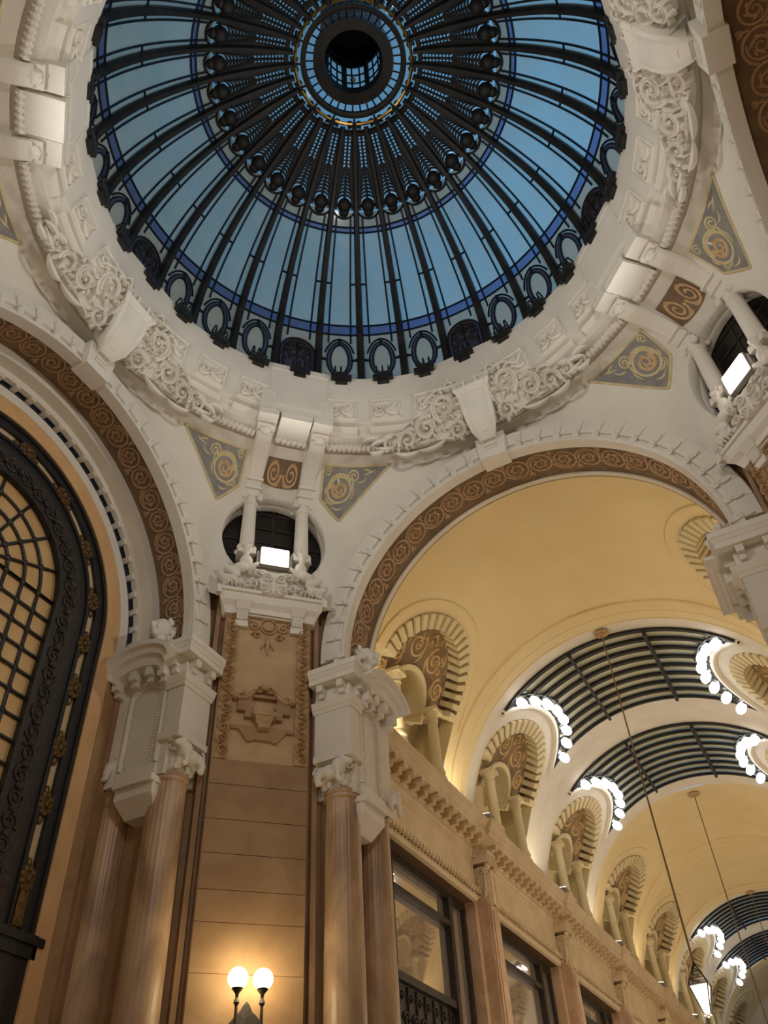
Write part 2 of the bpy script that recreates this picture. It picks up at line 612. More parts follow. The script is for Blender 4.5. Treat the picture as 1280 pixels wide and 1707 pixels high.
me_key = mesh_of(keyblock(), 'key_block', 'plaster_white')
# one medallion of the rinceau painted on the soffit
def medallion(flip, rr=2.72, xc=4.47, sc=1.0):
    mb = MB()
    def fn(u, v, h):
        a = u * sc / rr
        return (xc + v * sc, (rr - h) * sin(a), (rr - h) * cos(a))
    f = -1 if flip else 1
    mb.stroke([(u, v * f) for u, v in spiral(0, 0, 0.168, 0.12, 0.3, 1.25, 30)], taper(0.020, 0.016), 0.012, fn)
    mb.stroke([(u, v * f) for u, v in spiral(0.01, 0, 0.085, 0.02, 2.0, 1.4, 20)], taper(0.02, 0.012), 0.012, fn)
    for a in (0.4, 1.5, 2.6, 3.7, 4.8, 5.9):
        mb.stroke([(u, v * f) for u, v in bez((0.1 * cos(a), 0.1 * sin(a)), (0.09 * cos(a + .5), 0.09 * sin(a + .5)), (0.05 * cos(a + .7), 0.05 * sin(a + .7)), 5)], leafw(0.018), 0.010, fn)
    mb.stroke([(u, v * f) for u, v in bez((0.14, -0.06), (0.19, -0.14), (0.12, -0.19), 8)], leafw(0.016), 0.010, fn)
    mb.stroke([(u, v * f) for u, v in bez((-0.14, 0.06), (-0.19, 0.14), (-0.12, 0.19), 8)], leafw(0.016), 0.010, fn)
    mb.stroke([(u, v * f) for u, v in spiral(0.155, -0.165, 0.04, 0.01, 0, 1.2, 10)], taper(0.012, 0.006), 0.010, fn)
    return mb
me_med = [mesh_of(medallion(i), 'scroll_medallion', 'frieze_scroll', True) for i in (0, 1)]
me_med_w = [mesh_of(medallion(i, 2.69, 4.54, 1.16), 'scroll_medallion', 'frieze_scroll', True) for i in (0, 1)]
def border_dots():
    mb = MB()
    return mb
NM = 25
for k, (nm, lab) in enumerate([('trim_1', 'arch into the gallery'), ('trim_2', 'arch of the iron screen'), ('trim_3', 'arch over the viewer'), ('trim_4', 'arch at the right edge')]):
    root = struct_root(nm, k * pi / 2)
    link('front_lip', me_front_lip, root)
    link('soffit_frieze', me_soffit if k == 1 else me_soffit_w, root)
    link('back_lip', me_back_lip if k == 1 else me_back_w, root)
    if k == 2:
        continue
    for i in range(NV):
        a = (i + 0.5) * VA - pi / 2
        if abs(a) < VA * 0.6:
            o = link('key_block', me_key, root)
            o.location = (0, 0, ZS)
            continue
        o = link('voussoir', me_vb, root)
        o.location = (0, 0, ZS)
        o.rotation_euler.x = -a
        l_ = link('leaf_curl', me_vl, o)
        if a < 0:
            l_.scale.y = -1
    nm_ = NM if k == 1 else 22
    for i in range(nm_):
        a = ((i + 0.5) / nm_ - 0.5) * (pi - 0.10)
        o = link('scroll_medallion', (me_med if k == 1 else me_med_w)[i % 2], root)
        o.location = (0, 0, ZS)
        o.rotation_euler.x = -a

# ================================================================= ring that carries the dome
PROF = [(3.80, 12.60), (3.52, 12.62), (3.47, 12.60), (3.475, 12.50), (3.52, 12.12), (3.62, 11.72), (3.63, 11.68),
        (3.70, 11.66), (3.71, 11.62), (3.76, 11.60), (3.80, 11.52), (3.90, 11.50), (4.06, 11.46), (4.08, 11.42), (4.26, 11.37)]
def ringr(z):
    p = PROF[2:]
    for (r0, z0), (r1, z1) in zip(p, p[1:]):
        if z1 <= z <= z0:
            t = (z0 - z) / (z0 - z1) if z0 != z1 else 0
            return r0 + (r1 - r0) * t
    return p[0][0] if z > p[0][1] else p[-1][0]
def Rg(a, z, h=0.0, r0=None):      # a = angle
    r = (ringr(z) if r0 is None else r0) - h
    return (r * cos(a), r * sin(a), z)
ring = struct_root('trim_5')
obj('ring_moulding', MB().lathe(PROF, 192), 'plaster', ring, True)
U = 2 * pi / 32
def relief_panel():
    mb = MB()
    fn = lambda u, v, h: Rg(u / 3.6, 11.90 + v, h)
    w, t = 0.225, 0.17
    # raised frame
    for (u0, v0, u1, v1) in ((-w, t, w, t), (-w, -t, w, -t), (-w, -t, -w, t), (w, -t, w, t)):
        mb.stroke([(u0 + (u1 - u0) * i / 4, v0 + (v1 - v0) * i / 4) for i in range(5)], 0.03 if v0 == v1 and v0 > 0 else 0.016, 0.05 if v0 == v1 and v0 > 0 else 0.03, fn)
    mb.stroke(spiral(0.09, 0.0, 0.085, 0.015, pi * 0.9, -1.3, 18), taper(0.024, 0.014), 0.055, fn)
    mb.stroke(bez((-0.19, -0.11), (-0.05, -0.13), (0.02, 0.02), 8), leafw(0.034), 0.055, fn)
    mb.stroke(bez((-0.19, 0.10), (-0.12, 0.02), (-0.02, -0.03), 8), leafw(0.03), 0.05, fn)
    mb.stroke(bez((-0.10, 0.11), (-0.06, 0.02), (0.0, 0.02), 8), leafw(0.024), 0.035, fn)
    mb.stroke(bez((0.02, -0.05), (0.10, -0.14), (0.19, -0.10), 8), leafw(0.03), 0.05, fn)
    mb.stroke(bez((0.15, 0.05), (0.21, 0.02), (0.20, -0.05), 6), leafw(0.02), 0.03, fn)
    return mb
me_rp = mesh_of(relief_panel(), 'relief_panel', 'plaster_white', True)
def fillet_bar():
    mb = MB()
    fn = lambda u, v, h: Rg(u / 3.75, v, h)
    mb.stroke([(-0.26 + 0.52 * i / 8, 11.585) for i in range(9)], 0.05, 0.075, fn)
    return mb
me_fb = mesh_of(fillet_bar(), 'fillet_bar', 'plaster')
def rope(a0, a1):
    mb = MB()
    L = (a1 - a0) * 4.0
    nt = max(int(L / 0.075), 2)
    n = nt * 6
    def fn(u, v):
        a = a0 + (a1 - a0) * u
        q = 2 * pi * v
        tw = cos(q * 1 + u * nt * 2 * pi)
        r = 0.055 + 0.016 * tw
        return ((3.965 - r * cos(q)) * cos(a), (3.965 - r * cos(q)) * sin(a), 11.455 + r * sin(q))
    mb.grid(fn, n, 8)
    return mb
me_rope = {q: mesh_of(rope(*((0.73 * U, 2.2 * U) if q > 0 else (-2.2 * U, -0.73 * U))), 'rope_moulding', 'plaster_white', True) for q in (-1, 1)}
me_rope_s = mesh_of(rope(-0.062, 0.062), 'rope_moulding', 'plaster_white', True)
for k in range(8):
    ctr = k * pi / 4
    for j in (1, 2, 3):
        o = link('relief_panel', me_rp, ring)
        o.rotation_euler.z = ctr + j * U
        o = link('fillet_bar', me_fb, ring)
        o.rotation_euler.z = ctr + j * U
    if k % 2:
        for q in (me_rope_s, me_rope[-1], me_rope[1]):
            o = link('rope_moulding', q, ring)
            o.rotation_euler.z = ctr

# projecting boxes at the diagonals, with two bands that run down to the oculus columns
def box_mesh():
    mb = MB()
    prof_hw = 0.56
    mb.add([(3.43, -0.55, 12.66), (3.43, 0.55, 12.66), (3.50, 0.57, 11.62), (3.50, -0.57, 11.62), (3.9, -0.55, 12.60), (3.9, 0.55, 12.60), (3.95, 0.57, 11.62), (3.95, -0.57, 11.62)],
           [(0, 1, 2, 3), (4, 7, 6, 5), (0, 3, 7, 4), (1, 5, 6, 2), (3, 2, 6, 7), (0, 4, 5, 1)])
    for s in (-1, 1):
        a, b = sorted((s * 0.27, s * 0.57))
        mb.box(3.515, 3.92, a, b, 11.49, 11.63)
    mb.box(3.49, 3.92, -0.235, 0.235, 11.43, 11.63)
    mb.box(3.475, 3.52, -0.255, 0.255, 11.56, 11.63)
    return mb
def box_frame():
    mb = MB()
    fn = lambda u, v, h: (3.43 + (12.66 - v) * 0.0673 - h, u, v)
    pts = [(-0.47, 12.54), (0.47, 12.54), (0.47, 11.98), (0.36, 11.90), (0.36, 11.72), (-0.36, 11.72), (-0.36, 11.90), (-0.47, 11.98), (-0.47, 12.54)]
    for a, b in zip(pts, pts[1:]):
        mb.stroke([a, ((a[0] + b[0]) / 2, (a[1] + b[1]) / 2), b], 0.016, 0.016, fn)
    return mb
def band_mesh(s):
    mb = MB()
    path = [(3.84, 11.47), (3.98, 11.43), (4.15, 11.40), (4.32, 11.35), (4.47, 11.27), (4.60, 11.17), (4.71, 11.06), (4.78, 10.94)]
    fr = []
    for i, (d, z) in enumerate(path):
        a = path[max(i - 1, 0)]
        b = path[min(i + 1, len(path) - 1)]
        t = Vector((b[0] - a[0], 0, b[1] - a[1])).normalized()
        n = Vector((t.z, 0, -t.x))
        fr.append(((d, s * 0.42, z), (0, 1, 0), n))
    mb.sweep([(-0.125, -0.30), (-0.125, 0.06), (-0.09, 0.085), (0.09, 0.085), (0.125, 0.06), (0.125, -0.30)], fr)
    for i, (q, w_) in enumerate(((5, 0.14), (6, 0.145))):
        o, A, B = fr[q]
        c = Vector(o) + B * 0.09
        mb.box(c.x - 0.02, c.x + 0.10, s * 0.42 - w_, s * 0.42 + w_, c.z - 0.02, c.z + 0.02)
    return mb
def band_orn(s):
    mb = MB()
    c = s * 0.42
    mb.box(3.72, 3.86, c - 0.135, c + 0.135, 11.43, 11.51)
    mb.ell((3.80, c, 11.415), (0.075, 0.085, 0.05), 12, 8)
    for q in range(6):
        a = 2 * pi * q / 6
        mb.ell((3.80 + 0.05 * cos(a), c + 0.06 * sin(a), 11.40), (0.03, 0.03, 0.03), 7, 5)
    return mb
me_box = mesh_of(box_mesh(), 'box_body', 'plaster')
me_boxf = mesh_of(box_frame(), 'inset_frame', 'plaster_white')
me_band = {s: mesh_of(band_mesh(s), 'band', 'plaster_white') for s in (-1, 1)}
me_bando = {s: mesh_of(band_orn(s), 'band_ornament', 'plaster_white', True) for s in (-1, 1)}
DIAG_WHERE = ['above the lamp pier', 'at the left edge of the photo', 'behind the viewer', 'at the right edge of the photo']
for k in (0, 1, 3):
    t = thing('ring_box', 'cream box with inset panel on the dome ring, ' + DIAG_WHERE[k], 'box', (0, 0, 0), pi / 4 + k * pi / 2, 'projecting boxes on the dome ring')
    link('box_body', me_box, t)
    link('inset_frame', me_boxf, t)
    for s in (-1, 1):
        b = link('band', me_band[s], t)
        link('band_ornament', me_bando[s], b)

# painted panels of the pendentives
def pmap(th_deg, z, h):
    return Wp(R(th_deg), z, h)
def paint_patch(cs, o, nu=10, nv=10):
    mb = MB()
    (a, b, c, d) = cs       # LL, LR, UR, UL in (deg, z)
    def fn(u, v):
        p = ((a[0] * (1 - u) + b[0] * u) * (1 - v) + (d[0] * (1 - u) + c[0] * u) * v,
             (a[1] * (1 - u) + b[1] * u) * (1 - v) + (d[1] * (1 - u) + c[1] * u) * v)
        return pmap(p[0], p[1], o)
    return mb.grid(fn, nu, nv)
K_ = pi / 180 * 4.5      # metres per degree
def side_panel(s):
    cs = [(8.0, 10.96), (11.6, 10.60), (22.2, 11.355), (8.2, 11.37)]
    sg = lambda p: (45 + s * p[0], p[1])
    bg = paint_patch([sg(p) for p in cs], 0.012)
    bd = MB()
    fn = lambda u, v, h: pmap(45 + s * (u / K_), v, 0.012 + h)
    q = [(c[0] * K_, c[1]) for c in cs]
    for a, b in zip(q, q[1:] + q[:1]):
        bd.stroke([(a[0] + (b[0] - a[0]) * i / 8, a[1] + (b[1] - a[1]) * i / 8) for i in range(9)], 0.02, 0.006, fn)
    sc = MB()
    c0 = (11.7 * K_, 11.06)
    sc.stroke(spiral(c0[0], c0[1], 0.205, 0.16, 0.5, 1.4, 32), 0.022, 0.008, fn)
    for (p0, p1, p2) in (((15.2, 11.13), (16.5, 11.10), (17.2, 11.2)), ((16.6, 11.3), (17.6, 11.32), (18.4, 11.25)), ((10.2, 10.83), (11.2, 10.74), (12.2, 10.8)), ((9.0, 11.12), (8.6, 11.05), (9.2, 11.0)), ((13.6, 10.88), (14.6, 10.98), (14.4, 11.06))):
        sc.stroke(bez((p0[0] * K_, p0[1]), (p1[0] * K_, p1[1]), (p2[0] * K_, p2[1]), 8), leafw(0.018), 0.008, fn)
    sc.stroke(spiral(c0[0] + 14.6 * K_ - 11.7 * K_, 11.22, 0.095, 0.02, pi, -1.6, 18), 0.016, 0.008, fn)
    sc.stroke(spiral(9.3 * K_, 11.29, 0.06, 0.012, 0, 1.4, 14), 0.012, 0.008, fn)
    sc.stroke(spiral(9.5 * K_, 10.93, 0.055, 0.012, 2, 1.4, 14), 0.012, 0.008, fn)
    sc.stroke(bez((c0[0] + 0.1, c0[1] - 0.14), (c0[0] + 0.25, c0[1] + 0.0), (14.2 * K_, 11.26), 10), leafw(0.02), 0.008, fn)
    sc.stroke(bez((c0[0] - 0.05, c0[1] - 0.17), (c0[0] - 0.14, c0[1] - 0.22), (9.3 * K_, 10.93), 8), leafw(0.018), 0.008, fn)
    sc.stroke(bez((16.5 * K_, 11.22), (18 * K_, 11.25), (19 * K_, 11.29), 8), leafw(0.016), 0.008, fn)
    ro = MB()
    ro.stroke(spiral(c0[0], c0[1], 0.125, 0.02, 2.5, 1.7, 26), taper(0.03, 0.018), 0.008, fn)
    for a in (0.3, 1.4, 2.5, 3.6, 4.7):
        ro.stroke(bez((c0[0] + 0.11 * cos(a), c0[1] + 0.11 * sin(a)), (c0[0] + 0.09 * cos(a + .5), c0[1] + 0.09 * sin(a + .5)), (c0[0] + 0.05 * cos(a + .7), c0[1] + 0.05 * sin(a + .7)), 5), leafw(0.022), 0.007, fn)
    return bg, bd, sc, ro
def mid_panel():
    cs = [(-3.6, 11.14), (3.6, 11.14), (3.6, 11.37), (-3.6, 11.37)]
    sg = lambda p: (45 + p[0], p[1])
    bg = paint_patch([sg(p) for p in cs], 0.012, 4, 4)
    fn = lambda u, v, h: pmap(45 + (u / K_), v, 0.012 + h)
    sc = MB()
    for s in (-1, 1):
        sc.stroke([(s * u, v) for u, v in spiral(0.135, 11.265, 0.115, 0.02, pi, 1.9, 26)], taper(0.022, 0.014), 0.008, fn)
        sc.stroke([(s * u, v) for u, v in bez((0.04, 11.2), (0.02, 11.155), (0.12, 11.15), 6)], leafw(0.012), 0.008, fn)
    return bg, sc
def put_panels():
    out = []
    for s in (-1, 1):
        out.append(('side', s, [mesh_of(x, n, m, True) for x, n, m in zip(side_panel(s), ('panel_ground', 'gold_border', 'painted_scroll', 'painted_rosette'), ('paint_blue', 'paint_gold', 'paint_gold', 'paint_tan'))]))
    bg, sc = mid_panel()
    out.append(('mid', 0, [mesh_of(bg, 'panel_ground', 'frieze_brown', True), mesh_of(sc, 'painted_scroll', 'paint_tan', True)]))
    return out
PP = put_panels()
for k in (0, 1, 3):
    for kind, s, ms in PP:
        lab = {'side-1': 'triangular blue-grey painted panel with gold scroll, right of the twin bands ', 'side1': 'triangular blue-grey painted panel with gold scroll, left of the bands ', 'mid0': 'small brown painted panel with two scrolls between the bands '}[kind + str(s)]
        t = thing('painted_panel', lab + ['over the lit oculus', 'at the left edge', '', 'over the right oculus'][k], 'painting', (0, 0, 0), k * pi / 2, 'painted pendentive panels')
        for m_ in ms:
            link(m_.name.split('.')[0], m_, t)
# ================================================================= keystone cartouches above the arches
def cart_console():
    mb = MB()
    # panel on the rim
    mb.add([(3.43, -0.54, 12.66), (3.43, 0.54, 12.66), (3.48, 0.52, 12.02), (3.48, -0.52, 12.02), (3.9, -0.54, 12.60), (3.9, 0.54, 12.60), (3.9, 0.52, 12.02), (3.9, -0.52, 12.02)],
           [(0, 1, 2, 3), (4, 7, 6, 5), (0, 3, 7, 4), (1, 5, 6, 2), (3, 2, 6, 7), (0, 4, 5, 1)])
    return mb
def cart_shield():
    mb = MB()
    path = [(3.52, 11.98), (3.48, 11.86), (3.56, 11.76), (3.60, 11.55), (3.66, 11.35), (3.78, 11.16), (3.92, 11.06), (4.05, 11.10)]
    fr = []
    for i, (d, z) in enumerate(path):
        a = path[max(i - 1, 0)]
        b = path[min(i + 1, len(path) - 1)]
        t = Vector((b[0] - a[0], 0, b[1] - a[1])).normalized()
        n = Vector((t.z, 0, -t.x))
        w = [0.30, 0.30, 0.24, 0.235, 0.225, 0.20, 0.13, 0.08][i]
        fr.append(((d, 0, z), Vector((0, w, 0)), n))
    mb.sweep([(-1, -0.35), (-1, 0.02), (-0.86, 0.05), (-0.78, 0.03), (0.78, 0.03), (0.86, 0.05), (1, 0.02), (1, -0.35)], fr)
    mb.box(3.46, 3.60, -0.32, 0.32, 11.95, 12.02)
    mb.box(3.52, 3.64, -0.27, 0.27, 11.74, 11.78)
    for s in (-1, 1):
        mb.tube([(3.56, s * 0.10, 12.02), (3.44, s * 0.10, 11.95), (3.46, s * 0.10, 11.86)], 0.022, 6)
        mb.tube([(3.56, s * 0.18, 12.02), (3.45, s * 0.18, 11.95), (3.48, s * 0.18, 11.88)], 0.018, 6)
    mb.box(3.80, 3.88, -0.045, 0.045, 11.10, 11.17)
    return mb
def cart_foliage(s):
    mb = MB()
    def fn(u, v, h):
        t = (12.05 - v) / 0.97
        r = 3.50 + 0.48 * t - 0.90 * h
        z = v - 0.44 * h
        a_ = s * u / 3.72
        return (r * cos(a_), r * sin(a_), z)
    # backing mass under the leaves
    out = [(0.20, 12.02), (0.45, 12.06), (0.70, 11.98), (0.90, 11.80), (1.10, 11.66), (1.35, 11.52), (1.62, 11.44), (1.50, 11.32), (1.25, 11.22), (1.0, 11.22), (0.75, 11.24), (0.5, 11.18), (0.28, 11.2), (0.2, 11.5)]
    mb.prism([(0.75 + (u - 0.75) * 0.93, 11.55 + (v - 11.55) * 0.74) for u, v in out], fn, -0.12, -0.01)
    sp = lambda *a, **k: mb.stroke(spiral(*a), *k['q'], fn)
    H = lambda a, b: taper(a, b)
    rnd = random.Random(11)
    def acanthus(cx, cy, r0, a0, turns, w, hh, nl):
        n = 36
        pts = spiral(cx, cy, r0, r0 * 0.14, a0, turns, n)
        mb.stroke(pts, taper(w, w * 0.55), taper(hh, hh * 0.8), fn)
        mb.stroke(spiral(cx, cy, r0 * 0.80, r0 * 0.12, a0 + 0.15 * turns, turns * 0.95, n), taper(w * 0.5, w * 0.3), taper(hh * 1.25, hh), fn)
        for i in range(nl):
            t = i / nl * 0.72
            k = int(t * n)
            p, q = pts[k], pts[min(k + 1, n)]
            tx, ty = q[0] - p[0], q[1] - p[1]
            L = hypot(tx, ty) or 1
            tx, ty = tx / L, ty / L
            ox, oy = p[0] - cx, p[1] - cy
            M = hypot(ox, oy) or 1
            ox, oy = ox / M, oy / M
            ln = r0 * (0.55 - 0.3 * t) * rnd.uniform(0.8, 1.2)
            mb.stroke(bez(p, (p[0] + ox * ln * 0.8, p[1] + oy * ln * 0.8), (p[0] + ox * ln * 0.9 - tx * ln * 0.8, p[1] + oy * ln * 0.9 - ty * ln * 0.8), 6), leafw(w * 0.62), leafw(hh * 1.05), fn)
        mb.ell(fn(cx, cy, hh * 0.6), (w * 0.9, w * 0.9, w * 0.9), 7, 5)
    acanthus(0.52, 11.74, 0.22, -1.2, 1.5, 0.040, 0.095, 11)
    acanthus(0.86, 11.50, 0.19, 2.2, -1.45, 0.038, 0.09, 10)
    acanthus(1.17, 11.38, 0.15, -0.6, 1.4, 0.034, 0.085, 9)
    acanthus(0.40, 11.36, 0.14, 1.6, 1.4, 0.032, 0.08, 8)
    acanthus(0.38, 12.02, 0.10, 3.6, -1.4, 0.026, 0.055, 6)
    acanthus(1.44, 11.36, 0.10, 2.0, -1.3, 0.026, 0.055, 7)
    lv = [((0.30, 11.95), (0.50, 12.10), (0.72, 11.98)), ((0.62, 11.98), (0.84, 11.95), (0.88, 11.76)), ((0.30, 11.55), (0.45, 11.42), (0.66, 11.44)),
          ((0.74, 11.70), (0.96, 11.80), (1.08, 11.64)), ((0.98, 11.62), (1.18, 11.68), (1.28, 11.54)), ((0.60, 11.30), (0.80, 11.16), (1.02, 11.22)),
          ((1.02, 11.22), (1.22, 11.12), (1.38, 11.24)), ((1.30, 11.50), (1.50, 11.52), (1.58, 11.40)), ((1.34, 11.34), (1.52, 11.26), (1.68, 11.34)),
          ((1.40, 11.42), (1.62, 11.46), (1.74, 11.36)), ((0.26, 11.80), (0.20, 11.66), (0.28, 11.52)),
          ((1.52, 11.30), (1.66, 11.20), (1.76, 11.28)), ((1.58, 11.44), (1.72, 11.52), (1.84, 11.44))]
    for i, (a, b, c) in enumerate(lv):
        mb.stroke(bez(a, b, c, 9), leafw(0.038), leafw(0.065), fn)
    # small blocks where the fillet ends
    return mb
me_cc = mesh_of(cart_console(), 'rim_panel', 'plaster')
me_cs = mesh_of(cart_shield(), 'keystone_console', 'plaster_white', True)
me_cf = {s: mesh_of(cart_foliage(s), 'acanthus_scroll', 'plaster_white', True) for s in (-1, 1)}
for k, w in ((0, 'over the arch into the yellow gallery'), (1, 'over the left arch of the iron screen'), (3, 'over the arch at the upper right edge')):
    t = thing('keystone_cartouche', 'white carved keystone with leafy scrolls ' + w, 'carving', (0, 0, 0), k * pi / 2, 'carved keystones')
    link('rim_panel', me_cc, t)
    link('keystone_console', me_cs, t)
    for s in (-1, 1):
        link('acanthus_scroll', me_cf[s], t)

# ================================================================= glass dome
DC, DR = 12.92, 3.81
def sr(z):
    return sqrt(max(DR * DR - (z - DC) ** 2, 0.0))
def sz(r):
    return DC + sqrt(max(DR * DR - r * r, 0.0))
def Sp(a, e, o=0.0):      # a azimuth, e elevation angle from the dome centre
    r = DR - o
    return (r * cos(e) * cos(a), r * cos(e) * sin(a), DC + r * sin(e))
def el_r(r):
    return math.acos(min(r / DR, 1))
def el_z(z):
    return math.asin(min(max((z - DC) / DR, -1), 1))
E_BASE, E_LOW0, E_LOW1 = el_z(12.60), el_r(3.63), el_r(3.565)
E_UP0, E_UP1, E_TOP = el_r(2.56), el_r(2.49), el_r(1.06)
E_X = el_r(3.18)
dome = thing('glass_dome', 'blue stained glass dome with radiating black iron ribs and round lantern', 'dome')
AS = 0.0475         # half-angle of the side cames
def patch(a0, a1, e0, e1, o, nu, nv, wide=None):
    mb = MB()
    return mb.grid(lambda u, v: Sp(a0 + (a1 - a0) * u, e0 + (e1 - e0) * v, o), nu, nv)
h = U / 2
# angular half width of side came at elevation (constant offset from the rib in metres below, converging above)
def side_a(e):
    return h * 0.545
me_dome = {}
mb = MB().grid(lambda u, v: Sp(-side_a(0) + 2 * side_a(0) * u, E_LOW1 + (E_UP0 - E_LOW1) * v, 0), 2, 12)
me_dome['glass_pane'] = mesh_of(mb, 'glass_pane', 'dome_glass', True)
for s, nm in ((-1, 'a'), (1, 'b')):
    a0, a1 = sorted((s * side_a(0), s * h))
    me_dome['strip_low' + nm] = mesh_of(patch(a0, a1, E_LOW1, E_X, 0, 1, 8), 'side_pane', 'dome_glass', True)
    me_dome['strip_up' + nm] = mesh_of(patch(a0, a1, E_X, E_UP0, 0, 1, 6), 'side_pane', 'dome_glass', True)
mb = patch(-h, h, E_LOW0, E_LOW1, 0.0, 4, 1)
me_dome['blue_low'] = mesh_of(mb, 'blue_band_pane', 'blue_glass', True)
mb = patch(-h, h, E_UP0, E_UP1, 0.0, 4, 1)
me_dome['blue_up'] = mesh_of(mb, 'blue_band_pane', 'blue_glass', True)
me_dome['base'] = mesh_of(patch(-h, h, E_BASE, E_LOW0, 0.0, 6, 8), 'base_pane', 'dome_glass_dim', True)  # greyer, milkier glass: room light caught near the rim put into the colour
me_dome['crown'] = mesh_of(patch(-h, h, E_UP1, el_r(2.28), -0.01, 3, 3), 'crown_pane', 'dome_glass_dim', True)
me_dome['crown2'] = mesh_of(patch(-h, h, el_r(2.28), E_TOP, -0.01, 3, 8), 'plume_pane', 'blue_glass_pale', True)
# rib: T-shaped iron, deeper than wide, with a stepped base
def rib():
    mb = MB()
    fr = []
    N = 30
    for i in range(N + 1):
        e = E_BASE - 0.01 + (E_TOP + 0.02 - E_BASE) * i / N
        t = i / N
        w = 0.070 - 0.028 * t
        p = Vector(Sp(0, e, 0.0))
        n = (Vector((0, 0, DC)) - p).normalized()
        fr.append((p, Vector((0, w, 0)), n))
    mb.sweep([(-1, -0.03), (-1, 0.05), (-0.6, 0.11), (0.6, 0.11), (1, 0.05), (1, -0.03)], fr)
    return mb
me_dome['rib'] = mesh_of(rib(), 'rib', 'rib_iron')
# cames: thin dark lines
def came_lines():
    mb = MB()
    for s in (-1, 1):
        mb.tube([Sp(s * side_a(0), E_LOW0 - 0.0 + (E_UP1 + 0.045 - E_LOW0) * i / 16, 0.012) for i in range(17)], 0.018, 5)
        mb.tube([Sp(s * side_a(0), el_z(13.90 if True else 0) + (E_LOW0 - el_z(13.90)) * i / 4, 0.012) for i in range(5)], 0.018, 5)
        mb.tube([Sp(s * side_a(0) + (s * h - s * side_a(0)) * i / 2, E_X, 0.012) for i in range(3)], 0.018, 5)
    for e in (E_LOW0, E_LOW1, E_UP0, E_UP1):
        mb.tube([Sp(-h + 2 * h * i / 6, e, 0.012) for i in range(7)], 0.018, 5)
    return mb
me_dome['came'] = mesh_of(came_lines(), 'lead_came', 'lead')
OVZ, OVA, OVB = 13.50, 0.155, 0.345
def oval_at(t, ka=1.0, kb=1.0, o=0.014):
    v = OVZ + OVB * kb * sin(t)
    return Sp(OVA * ka * cos(t) / 3.75, el_z(v), o)
def oval_ring():
    mb = MB()
    n = 40
    fr = []
    for i in range(n):
        t = 2 * pi * i / n
        p = Vector(oval_at(t, 1, 1, 0.0))
        q = Vector(oval_at(t, 1.40, 1.18, 0.0))
        inw = (Vector((0, 0, DC)) - p).normalized()
        fr.append((p, (q - p), inw))
    mb.sweep([(0, 0.0), (0, 0.03), (1, 0.03), (1, 0.0)], fr, close_path=True)
    return mb
def oval_lines():
    mb = MB()
    for ka, kb in ((1.0, 1.0), (1.40, 1.18)):
        mb.tube([oval_at(2 * pi * i / 32, ka, kb, 0.02) for i in range(32)], 0.017, 5, close=True)
    pts = []
    for i in range(13):
        t = pi * (0.12 + 0.76 * i / 12)
        pts.append(oval_at(t, 1.72, 1.36, 0.02))
    mb.tube(pts, 0.017, 5)
    for s in (-1, 1):
        mb.tube([oval_at(0 if s > 0 else pi, 1.4, 1, 0.02), Sp(s * h, el_z(OVZ), 0.02)], 0.02, 5)
        mb.tube([oval_at(0 if s > 0 else pi, 1.4, 1, 0.02), Sp(s * h, el_z(OVZ + 0.06), 0.02)], 0.012, 5)
    mb.tube([oval_at(pi / 2, 1, 1.0, 0.02), oval_at(pi / 2, 1, 1.38, 0.02)], 0.03, 5)
    return mb
me_dome['oval_ring'] = mesh_of(oval_ring(), 'oval_glass_ring', 'blue_glass')
me_dome['oval_lines'] = mesh_of(oval_lines(), 'oval_came', 'lead')
def grille():
    mb = MB()
    Z0_, Z1_ = 12.70, 13.55
    def fn(u, v, hh):
        return Sp(u / 3.75, el_z(min(v, 14.2)), 0.03 + hh)
    for r in (0.30, 0.235):
        pts = [(-r, Z0_)] + [(-r, Z1_)] + arcpts(0, Z1_, r, pi, 0, 16) + [(r, Z0_)]
        mb.stroke(pts, 0.016, 0.03, fn)
    for s in (-1, 1):
        for (cx, cz, r) in ((0.10, 13.62, 0.09), (0.10, 13.40, 0.085), (0.10, 13.18, 0.085), (0.05, 13.74, 0.05), (0.16, 13.30, 0.05), (0.16, 13.52, 0.05), (0.1, 12.98, 0.08), (0.16, 13.08, 0.05)):
            mb.stroke([(s * u, v) for u, v in spiral(cx, cz, r, 0.02, 0.5, 1.5, 18)], 0.024, 0.03, fn)
        mb.stroke([(s * u, v) for u, v in bez((0, 12.8), (0.22, 13.0), (0.2, 13.4), 10)], 0.016, 0.03, fn)
        mb.stroke([(s * u, v) for u, v in bez((0, 12.9), (0.06, 13.3), (0.20, 13.68), 10)], 0.014, 0.03, fn)
    mb.stroke([(0, 12.7), (0, 13.3), (0, 13.82)], 0.02, 0.04, fn)
    return mb
def grille_back():
    mb = MB()
    def fn(u, v, hh):
        return Sp(u / 3.75, el_z(v), 0.02 + hh)
    pts = [(-0.3, 12.62)] + arcpts(0, 13.55, 0.30, pi, 0, 16) + [(0.3, 12.62)]
    return mb.prism(pts, fn, 0, 0.005)
me_dome['grille'] = mesh_of(grille(), 'iron_grille', 'iron')
me_dome['grille_bg'] = mesh_of(grille_back(), 'smoked_pane', 'blue_glass')
